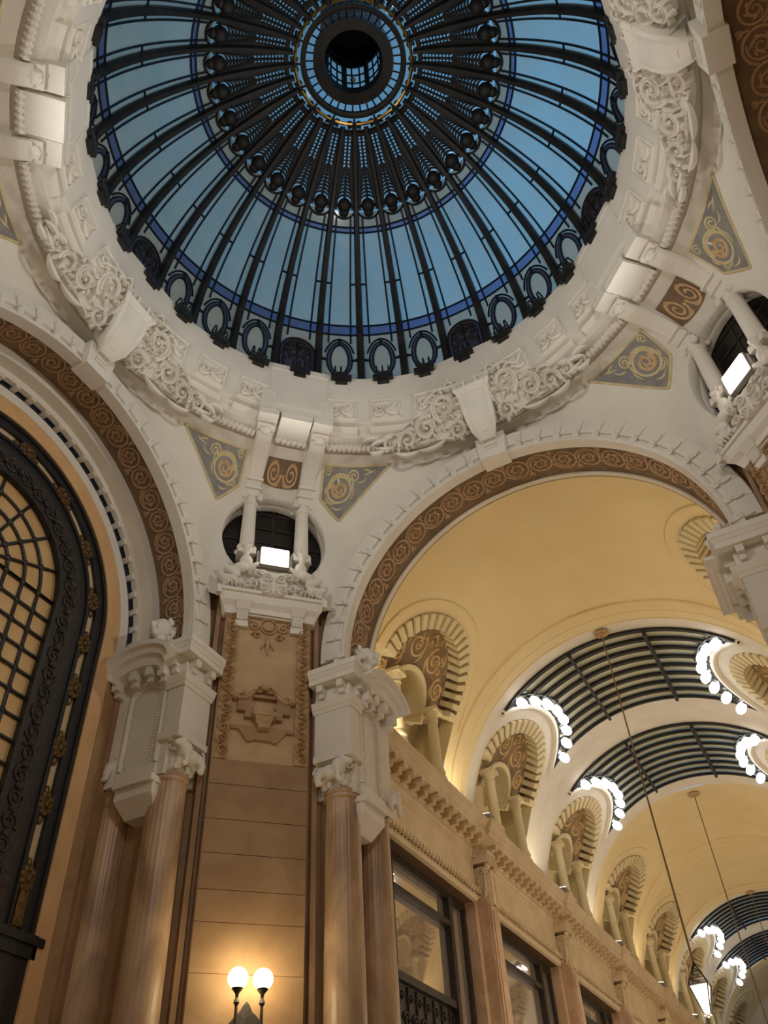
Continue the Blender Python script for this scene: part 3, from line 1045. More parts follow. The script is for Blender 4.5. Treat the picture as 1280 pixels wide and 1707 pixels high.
# plumes of the crown: bead rows, leaves and a dark ball
def plume():
    mb = MB()
    o = 0.05
    def fn(u, v, hh):
        e = el_r(v)
        return Sp(u / v, e, o + hh)
    # dark side fields between plume and rib
    for s in (-1, 1):
        def side(u, v):
            r = 2.26 - 1.18 * v
            w0 = 0.05 if r < 1.65 else 0.05 + (r - 1.65) * 0.13
            w1 = r * h
            return fn(s * (w0 + (w1 - w0) * u), r, -0.02)
        mb.grid(side, 1, 10)
        for i in range(8):
            r = 1.20 + i * 0.055
            mb.stroke([(0, r), (s * (0.045 + 0.004 * i), r)], 0.011, 0.015, fn)
        for i in range(9):
            r = 1.64 + i * 0.052
            wq = 0.050 + 0.009 * i
            mb.stroke(bez((0, r - 0.01), (s * wq * 0.6, r - 0.015), (s * wq * 1.05, r + 0.05), 5), taper(0.021, 0.014), 0.018, fn)
    mb.stroke([(0, 2.15 - 1.0 * i / 10) for i in range(11)], taper(0.026, 0.018), 0.03, fn)
    return mb
def plume_ball():
    mb = MB()
    p = Sp(0, el_r(2.20), 0.07)
    n = (Vector((0, 0, DC)) - Vector(p)).normalized()
    mb.ell(p, (0.135, 0.125, 0.135), 12, 8)
    q = Vector(Sp(0, el_r(2.30), 0.06))
    mb.ell(q, (0.08, 0.085, 0.06), 10, 6)
    mb.ell(Sp(0, el_r(2.36), 0.05), (0.03, 0.03, 0.03), 8, 6)
    return mb
def plume_edge():
    mb = MB()
    pts = []
    for i in range(17):
        t = pi * i / 16
        v = 2.22 + 0.15 * sin(t) if True else 0
        u = (2.2 * h - 0.01) * cos(t)
        pts.append((u, v))
    def fn(u, v, hh):
        return Sp(u / v, el_r(v), 0.015 + hh)
    mb.stroke(pts, 0.016, 0.03, fn)
    # small bars linking ball and ribs
    mb.stroke([(-2.2 * h, 2.2), (0, 2.2), (2.2 * h, 2.2)], 0.018, 0.04, fn)
    return mb
me_dome['plume'] = mesh_of(plume(), 'iron_plume', 'rib_iron')
me_dome['plume_ball'] = mesh_of(plume_ball(), 'plume_ball', 'rib_iron', True)
me_dome['plume_edge'] = mesh_of(plume_edge(), 'scalloped_edge', 'rib_iron')
# bracket on the rim: stepped black block with three hoops
def bracket():
    mb = MB()
    r0 = 3.40
    mb.box(r0, r0 + 0.14, -0.165, 0.165, 12.53, 12.63)
    mb.box(r0 + 0.01, r0 + 0.12, -0.095, 0.095, 12.45, 12.54)
    for i in (-1, 0, 1):
        y = i * 0.095
        mb.tube([(r0 + 0.02, y, 12.62), (r0 + 0.02, y, 12.84), (r0 + 0.07, y, 12.93), (r0 + 0.16, y, 12.90), (r0 + 0.17, y, 12.70), (r0 + 0.24, y, 12.62)], 0.014, 6)
    mb.tube([(r0 + 0.02, -0.13, 12.70), (r0 + 0.02, 0.13, 12.70)], 0.012, 6)
    return mb
me_dome['bracket'] = mesh_of(bracket(), 'rim_bracket', 'iron')
for i in range(32):
    a = i * U
    def put(key):
        o = link(me_dome[key].name.split('.')[0], me_dome[key], dome)
        o.rotation_euler.z = a
        return o
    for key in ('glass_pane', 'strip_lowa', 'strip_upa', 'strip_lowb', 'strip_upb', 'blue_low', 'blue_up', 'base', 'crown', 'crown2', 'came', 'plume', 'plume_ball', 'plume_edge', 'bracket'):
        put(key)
    if i % 4 == 0:
        put('grille')
        put('grille_bg')
    else:
        put('oval_ring')
        put('oval_lines')
    r_ = put('rib')
    r_.rotation_euler.z = a + h
# crown ring, golden bosses, lantern
mb = MB().lathe([(1.15, 16.50), (1.15, 16.62), (1.08, 16.64), (1.07, 16.56), (1.08, 16.50), (1.15, 16.50)], 96)
obj('crown_ring', mb, 'rib_iron', dome)
mb = MB().lathe([(0.83, 16.60), (0.88, 16.60), (0.88, 16.68), (0.79, 16.70), (0.79, 16.62), (0.83, 16.60)], 96)
obj('crown_ring', mb, 'rib_iron', dome)
mb = MB().lathe([(1.10, 16.60), (0.87, 16.66)], 96)
obj('crown_band_pane', mb, 'blue_glass_pale', dome)
mb = MB().tube([(0.965 * cos(2 * pi * i / 96), 0.965 * sin(2 * pi * i / 96), 16.57) for i in range(96)], 0.030, 6, close=True)
obj('gold_ring', mb, 'gold', dome, True)
def crown_scroll():
    mb = MB()
    fn = lambda u, v, hh: (0.97 + v, u, 16.585 - hh)
    for s in (-1, 1):
        mb.stroke([(s * u, v) for u, v in spiral(0.085, 0.0, 0.065, 0.015, 1.0, 1.3, 16)], 0.018, 0.03, fn)
    mb.ell((0.97, 0, 16.555), (0.04, 0.05, 0.03), 8, 6)
    mb.stroke([(0.0, -0.09), (0.0, 0.09)], 0.02, 0.025, fn)
    return mb
me_cscr = mesh_of(crown_scroll(), 'crown_scroll', 'iron')
for i in range(16):
    o = link('crown_scroll', me_cscr, dome)
    o.rotation_euler.z = i * pi / 8 + 0.1
mb = MB().lathe([(0.79, 16.68), (0.655, 16.70)], 64)
obj('lantern_band_pane', mb, 'blue_glass_pale', dome)
me_spoke = mesh_of(MB().tube([(0.65, 0, 16.68), (0.80, 0, 16.66)], 0.014, 4), 'lantern_spoke', 'rib_iron')
for i in range(36):
    o = link('lantern_spoke', me_spoke, dome)
    o.rotation_euler.z = 2 * pi * i / 36
mb = MB().lathe([(0.67, 16.64), (0.49, 16.66), (0.48, 16.92), (0.67, 16.90), (0.67, 16.64)], 64)
obj('lantern_curb', mb, 'rib_iron', dome, True)
NLW = 8
for i in range(NLW):
    a0, a1 = 2 * pi * i / NLW, 2 * pi * (i + 1) / NLW
    obj('lantern_pane', MB().grid(lambda u, v: (0.55 * cos(a0 + (a1 - a0) * u), 0.55 * sin(a0 + (a1 - a0) * u), 16.88 + 2.05 * v), 4, 1), 'blue_glass_pale', dome)
mb = MB()
for i in range(NLW * 3):
    a = 2 * pi * i / (NLW * 3)
    w = 0.05 if i % 3 == 0 else 0.016
    mb.tube([(0.53 * cos(a), 0.53 * sin(a), 16.86), (0.53 * cos(a), 0.53 * sin(a), 18.95)], w, 6)
for z in (17.25, 17.65, 18.05, 18.45):
    mb.tube([(0.525 * cos(2 * pi * i / 32), 0.525 * sin(2 * pi * i / 32), z) for i in range(32)], 0.016, 4, close=True)
obj('lantern_bars', mb, 'rib_iron', dome)
mb = MB().lathe([(0.56, 18.2), (0.56, 18.95), (0.50, 19.1), (0.0, 19.25)], 48)
obj('lantern_cap', mb, 'rib_iron', dome, True)
mb = MB()
e_ = Vector((cos(0.5), sin(0.5), 0))
c_ = e_ * 0.50 + Vector((0, 0, 17.35))
mb.ell(c_, (0.05, 0.05, 0.05), 10, 8)
obj('lantern_boss', mb, 'gold', dome, True)
# ================================================================= diagonal piers (local frame: +x = out along the diagonal, y = left)
PIER_Z = [0.0, 0.7, 1.4, 2.1, 2.8, 3.5, 4.22, 4.71, 5.04, 5.43, 5.82, 6.24, 6.56]
def pier_blocks():
    out = []
    for z0, z1 in zip(PIER_Z, PIER_Z[1:]):
        out.append(MB().frustum((4.885, 5.0, -0.59, 0.59), (4.885, 5.0, -0.59, 0.59), z0 + 0.004, z1 - 0.004))
    return out
def pier_body():
    mb = MB()
    outline = [(4.90, 0.60), (4.99, 0.61), (4.99, 0.64), (4.93, 0.66), (4.93, 0.72), (5.06, 0.735), (5.06, 0.82), (4.98, 0.90), (4.98, 1.0)]
    pts = [(x, y) for x, y in outline] + [(5.25, 1.0), (5.25, -1.0)] + [(x, -y) for x, y in reversed(outline)]
    mb.prism([(y, x) for x, y in pts], lambda u, v, w: (v, u, w), 0.0, 9.36)
    return mb
def rinceau_strip():
    mb = MB()
    fn = lambda u, v, h: (4.875 - h, u, v)
    z = 6.66
    i = 0
    mb.box(4.865, 4.89, -0.078, 0.078, 6.56, 8.72)
    while z < 8.66:
        s = 1 if i % 2 else -1
        mb.stroke([(s * u, z + v) for u, v in spiral(0, 0, 0.066, 0.014, -1.2, 1.35, 16)], taper(0.018, 0.012), 0.055, fn)
        mb.stroke([(s * u, z + v) for u, v in bez((0.055, -0.05), (0.08, 0.0), (0.06, 0.06), 5)], leafw(0.018), 0.05, fn)
        mb.stroke([(s * u, z + v) for u, v in bez((-0.06, 0.0), (-0.085, 0.05), (-0.03, 0.085), 5)], leafw(0.018), 0.03, fn)
        mb.stroke([(s * u, z + v) for u, v in bez((0.02, 0.06), (0.0, 0.10), (-0.05, 0.10), 5)], leafw(0.014), 0.028, fn)
        z += 0.142
        i += 1
    return mb
def pier_bracket():
    # stepped plaque with hanging bracket, garland on top
    pl = MB()
    fn = lambda u, v, w: (w, u, v)
    pl.prism([(-0.34, 7.34), (-0.34, 7.22), (-0.24, 7.22), (-0.24, 7.13), (-0.16, 7.13), (-0.16, 7.42), (0.16, 7.42), (0.16, 7.13), (0.24, 7.13), (0.24, 7.22), (0.34, 7.22), (0.34, 7.34), (0.20, 7.46), (-0.20, 7.46)], fn, 4.83, 4.90)
    pl.prism([(-0.40, 6.97), (-0.30, 6.97), (-0.28, 6.94), (-0.19, 6.82), (-0.12, 6.82), (-0.12, 6.84), (0.12, 6.84), (0.12, 6.82), (0.19, 6.82), (0.28, 6.94), (0.30, 6.97), (0.40, 6.97), (0.40, 7.02), (-0.40, 7.02)], fn, 4.855, 4.90)
    br = MB()
    br.box(4.74, 4.90, -0.15, 0.15, 7.13, 7.19)
    br.frustum((4.79, 4.90, -0.085, 0.085), (4.75, 4.90, -0.12, 0.12), 7.03, 7.13)
    br.box(4.77, 4.90, -0.07, 0.07, 6.97, 7.03)
    gl = MB()
    f2 = lambda u, v, h: (4.86 - h, u, v)
    for s in (-1, 1):
        gl.stroke([(s * u, v) for u, v in bez((0.13, 7.52), (0.22, 7.30), (0.42, 7.42), 12)], taper(0.03, 0.02), 0.045, f2)
        for q in range(9):
            t = q / 8
            p = bez((0.13, 7.52), (0.22, 7.30), (0.42, 7.42), 8)[q]
            gl.ell(f2(s * p[0], p[1] + 0.01, 0.04), (0.026, 0.03, 0.03), 7, 5)
        gl.stroke([(s * u, v) for u, v in spiral(0.19, 7.30, 0.06, 0.012, 0, 1.3, 14)], 0.016, 0.03, f2)
        gl.stroke([(s * u, v) for u, v in spiral(0.30, 7.44, 0.055, 0.012, 2, 1.3, 14)], 0.016, 0.03, f2)
        gl.stroke([(s * u, v) for u, v in spiral(0.07, 7.56, 0.06, 0.012, 0, -1.4, 14)], 0.018, 0.035, f2)
    gl.ell(f2(0, 7.58, 0.03), (0.05, 0.07, 0.06), 10, 7)
    return pl, br, gl
def pier_top_ornament():
    mb = MB()
    f2 = lambda u, v, h: (4.885 - h, u, v)
    mb.ell(f2(0, 8.58, 0.015), (0.03, 0.085, 0.085), 14, 8)
    mb.stroke(spiral(0, 8.58, 0.115, 0.115, 0, 1, 24), 0.016, 0.02, f2)
    for s in (-1, 1):
        mb.stroke([(s * u, v) for u, v in spiral(0.20, 8.56, 0.075, 0.015, 1, 1.4, 16)], 0.02, 0.03, f2)
        mb.stroke([(s * u, v) for u, v in spiral(0.16, 8.42, 0.06, 0.015, 0, 1.4, 16)], 0.018, 0.03, f2)
        mb.stroke([(s * u, v) for u, v in spiral(0.31, 8.64, 0.05, 0.012, 0, 1.4, 14)], 0.016, 0.028, f2)
        mb.stroke([(s * u, v) for u, v in bez((0.10, 8.68), (0.22, 8.74), (0.34, 8.68), 8)], leafw(0.025), 0.03, f2)
        mb.stroke([(s * u, v) for u, v in bez((0.02, 8.30), (0.08, 8.27), (0.08, 8.20), 8)], leafw(0.02), 0.025, f2)
    mb.stroke([(0, 8.48), (0, 8.3), (0, 8.12)], leafw(0.04), 0.025, f2)
    return mb
blocks = pier_blocks()
me_pb = [mesh_of(b, 'stone_block', 'stone') for i, b in enumerate(blocks)]
me_pbody = mesh_of(pier_body(), 'pier_core', 'stone_dark')
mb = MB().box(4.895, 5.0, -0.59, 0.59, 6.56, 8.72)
me_pface = mesh_of(mb, 'upper_panel', 'stone_lit')
me_strip = mesh_of(rinceau_strip(), 'rinceau_strip', 'stone_relief', True)
me_brk = [mesh_of(x, n, 'stone_relief' if i else 'stone', i == 2) for i, (x, n) in enumerate(zip(pier_bracket(), ('stepped_plaque', 'hanging_bracket', 'garland')))]
me_pto = mesh_of(pier_top_ornament(), 'rosette_relief', 'stone_relief', True)
def pier_cornice():
    mb = MB()
    # shelf with a coved soffit
    P_ = [(4.71, 9.06), (4.69, 9.04), (4.69, 8.99), (4.72, 8.98), (4.74, 8.86), (4.80, 8.80), (4.84, 8.70), (4.96, 8.68), (4.96, 9.06)]
    ys = {4.69: 0.76, 4.71: 0.74, 4.72: 0.73, 4.74: 0.72, 4.80: 0.66, 4.84: 0.62, 4.96: 0.66}
    n = len(P_)
    vs_ = []
    for s in (-1, 1):
        for x, z in P_:
            vs_.append((x, s * ys[x] + (0.0 if x < 4.9 else s * (0.05 if z > 8.9 else -0.02)), z))
    fs = [tuple(range(n)), tuple(range(n, 2 * n))[::-1]]
    for i in range(n):
        fs.append((i, (i + 1) % n, n + (i + 1) % n, n + i))
    mb.add(vs_, fs)
    for s in (-1, 1):
        mb.box(4.66, 4.76, s * 0.745 - 0.03, s * 0.745 + 0.03, 8.90, 9.03)
    return mb
def cornice_bracket(s):
    mb = MB()
    c = s * 0.385
    mb.frustum((4.79, 4.92, c - 0.085, c + 0.085), (4.72, 4.92, c - 0.12, c + 0.12), 8.76, 8.87)
    mb.box(4.80, 4.92, c - 0.075, c + 0.075, 8.60, 8.77)
    mb.box(4.83, 4.92, c - 0.09, c + 0.09, 8.50, 8.61)
    for q in range(5):
        mb.tube([(4.795, c - 0.06 + q * 0.03, 8.62), (4.795, c - 0.06 + q * 0.03, 8.76)], 0.008, 5)
    return mb
def cornice_fascia():
    return MB().box(4.80, 4.92, -0.30, 0.30, 8.72, 8.83)
me_pc = mesh_of(pier_cornice(), 'shelf', 'plaster_white')
me_pcb = {s: mesh_of(cornice_bracket(s), 'bracket', 'plaster_white') for s in (-1, 1)}
me_pcf = mesh_of(cornice_fascia(), 'fascia', 'plaster_white')

# oculus window: frame, panes, two little columns
def oc_frame():
    mb = MB()
    n = 64
    e = lambda a, r, x: (x, r * cos(a), OZ + r * sin(a))
    prof = [(0.79, 4.95), (0.775, 4.97), (0.775, 5.06), (0.83, 5.06), (0.83, 4.97)]
    vs_ = []
    m_ = len(prof)
    for i in range(n):
        a = 2 * pi * i / n
        vs_ += [e(a, r, x) for r, x in prof]
    fs = [(i * m_ + j, i * m_ + (j + 1) % m_, ((i + 1) % n) * m_ + (j + 1) % m_, ((i + 1) % n) * m_ + j) for i in range(n) for j in range(m_)]
    return mb.add(vs_, fs)
def oc_pane(x0, x1, z0, z1, d):
    return MB().box(d, d + 0.02, x0, x1, z0, z1)
def small_col(s):
    c = s * 0.41
    sh = MB().lathe([(0.112, 9.90), (0.108, 10.2), (0.098, 10.78)], 20, (4.84, c, 0))
    ba = MB()
    for i in range(7):
        a = 2 * pi * i / 7
        ba.ell((4.84 + 0.10 * cos(a), c + 0.10 * sin(a), 9.90), (0.05, 0.05, 0.06), 8, 6)
        ba.ell((4.84 + 0.13 * cos(a + .4), c + 0.13 * sin(a + .4), 9.84), (0.045, 0.045, 0.05), 8, 6)
    ba.box(4.72, 4.96, c - 0.13, c + 0.13, 9.74, 9.82)
    ca = MB().lathe([(0.10, 10.76), (0.118, 10.78), (0.118, 10.80), (0.10, 10.82), (0.115, 10.86), (0.15, 10.93)], 20, (4.84, c, 0))
    ca.box(4.70, 4.98, c - 0.15, c + 0.15, 10.92, 10.97)
    for q in (-1, 1):
        fn = lambda u, v, h: (4.72 - h, c + u, v)
        ca.stroke([(q * u, v) for u, v in spiral(0.115, 10.88, 0.045, 0.01, pi / 2, -1.4, 14)], 0.014, 0.03, fn)
        ca.ell((4.73, c + q * 0.13, 10.87), (0.05, 0.045, 0.045), 8, 6)
        ca.ell((4.92, c + q * 0.13, 10.87), (0.05, 0.045, 0.045), 8, 6)
    return sh, ba, ca
me_ocf = mesh_of(oc_frame(), 'window_ring', 'plaster_white', True)
PANES = []
zs_ = [9.38, 9.68, 9.98, 10.28, 10.58, 10.88, 11.04]
ysp = [-0.8, -0.40, 0.0, 0.40, 0.8]
for i in range(len(zs_) - 1):
    for j in range(4):
        PANES.append(mesh_of(oc_pane(ysp[j] + 0.008, ysp[j + 1] - 0.008, zs_[i] + 0.008, zs_[i + 1] - 0.008, 5.075 + 0.003 * ((i * 3 + j * 5) % 4)), 'dark_pane', 'dark_pane'))
mb = MB()
for z in zs_[1:-1]:
    mb.box(5.065, 5.09, -0.82, 0.82, z - 0.012, z + 0.012)
for y in ysp[1:-1]:
    mb.box(5.065, 5.09, y - 0.012, y + 0.012, 9.3, 11.1)
me_mun = mesh_of(mb, 'glazing_bars', 'iron_brown')
mb = MB().box(5.10, 5.115, -1.0, 1.0, 9.2, 11.2)
me_ocb = mesh_of(mb, 'back_board', 'dark_pane')
SC = {s: [mesh_of(x, n, 'plaster_white', True) for x, n in zip(small_col(s), ('shaft', 'base', 'capital'))] for s in (-1, 1)}
# sculpture on the shelf
def sculpture():
    mb = MB()
    rnd = random.Random(5)
    for s in (-1, 1):
        # reclining figure leaning on the column foot: torso, hip, bent legs, arm, head
        y = s * 0.40
        mb.ell((4.78, y, 9.60), (0.09, 0.10, 0.13))
        mb.ell((4.77, y + s * 0.07, 9.46), (0.10, 0.12, 0.09))
        mb.ell((4.75, y + s * 0.19, 9.36), (0.07, 0.15, 0.065), rot=Matrix.Rotation(s * 0.55, 3, 'X'))
        mb.ell((4.74, y + s * 0.30, 9.22), (0.05, 0.13, 0.05), rot=Matrix.Rotation(s * 0.9, 3, 'X'))
        mb.ell((4.73, y + s * 0.22, 9.22), (0.055, 0.15, 0.05), rot=Matrix.Rotation(s * 0.1, 3, 'X'))
        mb.ell((4.74, y - s * 0.11, 9.52), (0.045, 0.12, 0.04), rot=Matrix.Rotation(-s * 0.7, 3, 'X'))
        mb.ell((4.73, y - s * 0.19, 9.41), (0.04, 0.09, 0.035), rot=Matrix.Rotation(s * 0.4, 3, 'X'))
        mb.ell((4.74, y + s * 0.02, 9.77), (0.058, 0.06, 0.072))
        for q in range(12):
            a = rnd.uniform(0, 6.28)
            mb.ell((4.74 + 0.055 * cos(a), y + s * 0.02 + 0.06 * sin(a), 9.79 + rnd.uniform(-0.02, 0.06)), (0.022, 0.022, 0.028), 6, 5)
        for q in range(26):
            mb.ell((4.73 + rnd.uniform(-.03, .05), y + s * rnd.uniform(-0.30, 0.34), rnd.uniform(9.08, 9.26)), (rnd.uniform(.02, .045), rnd.uniform(.02, .05), rnd.uniform(.02, .05)), 7, 5)
    mb.box(4.76, 4.98, -0.70, 0.70, 9.04, 9.22)
    mb.box(4.84, 4.98, -0.52, 0.52, 9.04, 9.60)
    return mb
me_sc = remeshed(sculpture(), 'reclining_figures', 'plaster_white', 0.014, 1)
def sc_scroll():
    mb = MB()
    fn = lambda u, v, h: (4.72 - h, u, v)
    mb.prism([(-0.16, 9.36), (-0.20, 9.20), (-0.14, 9.06), (0.0, 8.99), (0.14, 9.06), (0.20, 9.20), (0.16, 9.36), (0, 9.40)], lambda u, v, w: (w, u, v), 4.68, 4.80)
    f2 = lambda u, v, h: (4.685 - h, u, v)
    mb.stroke(bez((0, 9.30), (0.0, 9.12), (0, 8.98), 8), leafw(0.05), 0.04, f2)
    for s in (-1, 1):
        mb.stroke([(s * u, v) for u, v in spiral(0.10, 9.27, 0.085, 0.015, 0.4, 1.6, 22)], taper(0.024, 0.014), 0.045, f2)
        mb.stroke([(s * u, v) for u, v in spiral(0.13, 9.09, 0.065, 0.015, 2.4, -1.5, 20)], taper(0.020, 0.012), 0.045, f2)
        mb.stroke([(s * u, v) for u, v in spiral(0.29, 9.15, 0.075, 0.015, 0, 1.5, 20)], taper(0.022, 0.013), 0.05, fn)
        mb.stroke([(s * u, v) for u, v in spiral(0.30, 9.36, 0.065, 0.015, 2, -1.4, 18)], taper(0.020, 0.012), 0.05, fn)
        mb.stroke([(s * u, v) for u, v in bez((0.02, 9.12), (0.08, 8.98), (0.16, 9.0), 8)], leafw(0.03), 0.045, f2)
        mb.stroke([(s * u, v) for u, v in bez((0.05, 9.36), (0.14, 9.44), (0.24, 9.40), 8)], leafw(0.028), 0.04, fn)
        for i in range(6):
            mb.stroke([(s * u, v) for u, v in bez((0.40 + i * 0.055, 9.06), (0.41 + i * 0.06, 9.15), (0.47 + i * 0.05, 9.17 + 0.02 * (i % 2)), 6)], leafw(0.018), 0.045, fn)
    return mb
me_scs = mesh_of(sc_scroll(), 'scroll_cartouche', 'plaster_white', True)
def flood(mb_only=False):
    bd = MB().box(4.70, 4.78, -0.215, 0.215, 9.545, 9.875)
    bd.box(4.72, 4.80, -0.26, -0.215, 9.50, 9.80)
    bd.box(4.72, 4.80, 0.215, 0.26, 9.50, 9.80)
    fc = MB().box(4.682, 4.702, -0.195, 0.195, 9.56, 9.86)
    return bd, fc
fb_, ff_ = flood()
me_flb = mesh_of(fb_, 'housing', 'lamp_body')
me_flf = mesh_of(ff_, 'lit_face', 'flood_face')
WHERE = ['on the pier with the twin wall lamp', 'on the pier at the upper left', '', 'on the pier at the right edge']
for k in (0, 1, 3):
    rz = pi / 4 + k * pi / 2
    if k != 1:
        t = thing('stone_pier', 'tan stone pier with carved scroll borders ' + ('behind the twin wall lamp' if k == 0 else 'at the right edge below the white shelf'), 'pier', (0, 0, 0), rz, 'stone piers')
        link('pier_core', me_pbody, t)
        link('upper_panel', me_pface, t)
        for m_ in me_pb:
            link('stone_block', m_, t)
        for s in (-1, 1):
            o = link('rinceau_strip', me_strip, t)
            o.location.y = s * 0.49
        p = link('stepped_plaque', me_brk[0], t)
        link('hanging_bracket', me_brk[1], p)
        link('garland', me_brk[2], p)
        link('rosette_relief', me_pto, t)
        t = thing('pier_cornice', 'white moulded shelf cornice ' + WHERE[k], 'cornice', (0, 0, 0), rz, 'pier cornices')
        link('shelf', me_pc, t)
        link('fascia', me_pcf, t)
        for s in (-1, 1):
            link('bracket', me_pcb[s], t)
        t = thing('shelf_sculpture', 'white carved figures and scroll below the oculus ' + WHERE[k], 'sculpture', (0, 0, 0), rz, 'sculptures under the oculi')
        link('reclining_figures', me_sc, t)
        link('scroll_cartouche', me_scs, t)
        t = thing('floodlight', 'glowing rectangular floodlight inside the oculus ' + WHERE[k], 'floodlight', (0, 0, 0), rz, 'oculus floodlights')
        link('housing', me_flb, t)
        link('lit_face', me_flf, t)
    t = thing('oculus_window', 'dark round window with two white columns ' + WHERE[k], 'window', (0, 0, 0), rz, 'oculus windows')
    link('window_ring', me_ocf, t)
    link('back_board', me_ocb, t)
    link('glazing_bars', me_mun, t)
    for m_ in PANES:
        link('dark_pane', m_, t)
    for s in (-1, 1):
        c = link('shaft', SC[s][0], t)
        link('base', SC[s][1], c)
        link('capital', SC[s][2], c)
for k in range(4):
    rz = pi / 4 + k * pi / 2
    if k:
        q_ = Matrix.Rotation(rz, 3, 'Z') @ Vector((4.60, 0, 4.15))
        light('wall_lamp_light', 'POINT', q_, L_WALL * 0.8, (1.0, 0.83, 0.52), 0.11)  # lights added for unseen lamps on the other piers, no fittings built
    e = Vector((cos(rz), sin(rz), 0))
    p = e * 4.62 + Vector((0, 0, 9.72))
    light('oculus_flood', 'SPOT', p, L_OCULUS, COOL, 0.16, aim=(0, 0, 10.3), spot=R(128))

# twin wall lamp on the lit pier
def wall_lamp(rz, label):
    t = thing('wall_lamp', label, 'lamp', (0, 0, 0), rz)
    bp = MB()
    bp.prism([(-0.16, 3.3), (0.16, 3.3), (0.17, 3.76), (0.10, 3.84), (0.06, 3.87), (0.03, 3.93), (0.0, 3.96), (-0.03, 3.93), (-0.06, 3.87), (-0.10, 3.84), (-0.17, 3.76)], lambda u, v, w: (w, u, v), 4.80, 4.884)
    obj('back_plate', bp, 'iron_brown', t)
    for s in (-1, 1):
        c = (4.66, s * 0.125)
        a = MB().tube([(4.82, s * 0.125, 3.45), (4.72, s * 0.125, 3.40), (4.66, s * 0.125, 3.50), (4.66, s * 0.125, 3.72), (4.66, s * 0.125, 3.90)], [0.02, 0.02, 0.02, 0.018, 0.014], 8)
        a.lathe([(0.012, 3.88), (0.03, 3.91), (0.022, 3.94), (0.014, 3.95), (0.02, 3.99), (0.05, 4.025), (0.058, 4.04), (0.0, 4.04)], 16, (c[0], c[1], 0))
        arm = obj('arm', a, 'iron_brown', t, True)
        obj('globe', MB().ell((c[0], c[1], 4.125), (0.10, 0.10, 0.10), 18, 12), 'globe', t, True)
        e = Matrix.Rotation(rz, 3, 'Z') @ Vector((c[0] - 0.02, c[1], 4.125))
        light('wall_lamp_light', 'POINT', e, L_WALL, (1.0, 0.83, 0.52), 0.11)
    return t
wall_lamp(pi / 4, 'wrought iron wall lamp with two glowing globes on the tan stone pier')

# ================================================================= imposts of the arches (arch frame, s = +1 left jamb, -1 right jamb)
def ybox(mb, s, x0, x1, y0, y1, z0, z1):
    a, b = sorted((s * y0, s * y1))
    mb.box(x0, x1, a, b, z0, z1)
def stepped(mb, s, x0, x1, y0, y1, layers):
    # layers: (out, z0, z1); front (x0) and inner side (y0) grow outwards
    for o, o2, z0, z1 in layers:
        a = (x0 - o, x1, y0 - o, y1)
        b = (x0 - o2, x1, y0 - o2, y1)
        if s < 0:
            a = (a[0], a[1], -a[3], -a[2])
            b = (b[0], b[1], -b[3], -b[2])
        mb.frustum(a, b, z0, z1)
PX0, PX1 = 4.05, 5.07      # pediment span
def ped_arc(n=20):
    out = []
    c = (PX0 + PX1) / 2
    hw = (PX1 - PX0) / 2
    for i in range(n + 1):
        t = -1 + 2 * i / n
        out.append((c + hw * t, 7.62 + 0.27 * sqrt(max(1 - t * t * 0.96, 0)) - 0.05))
    return out
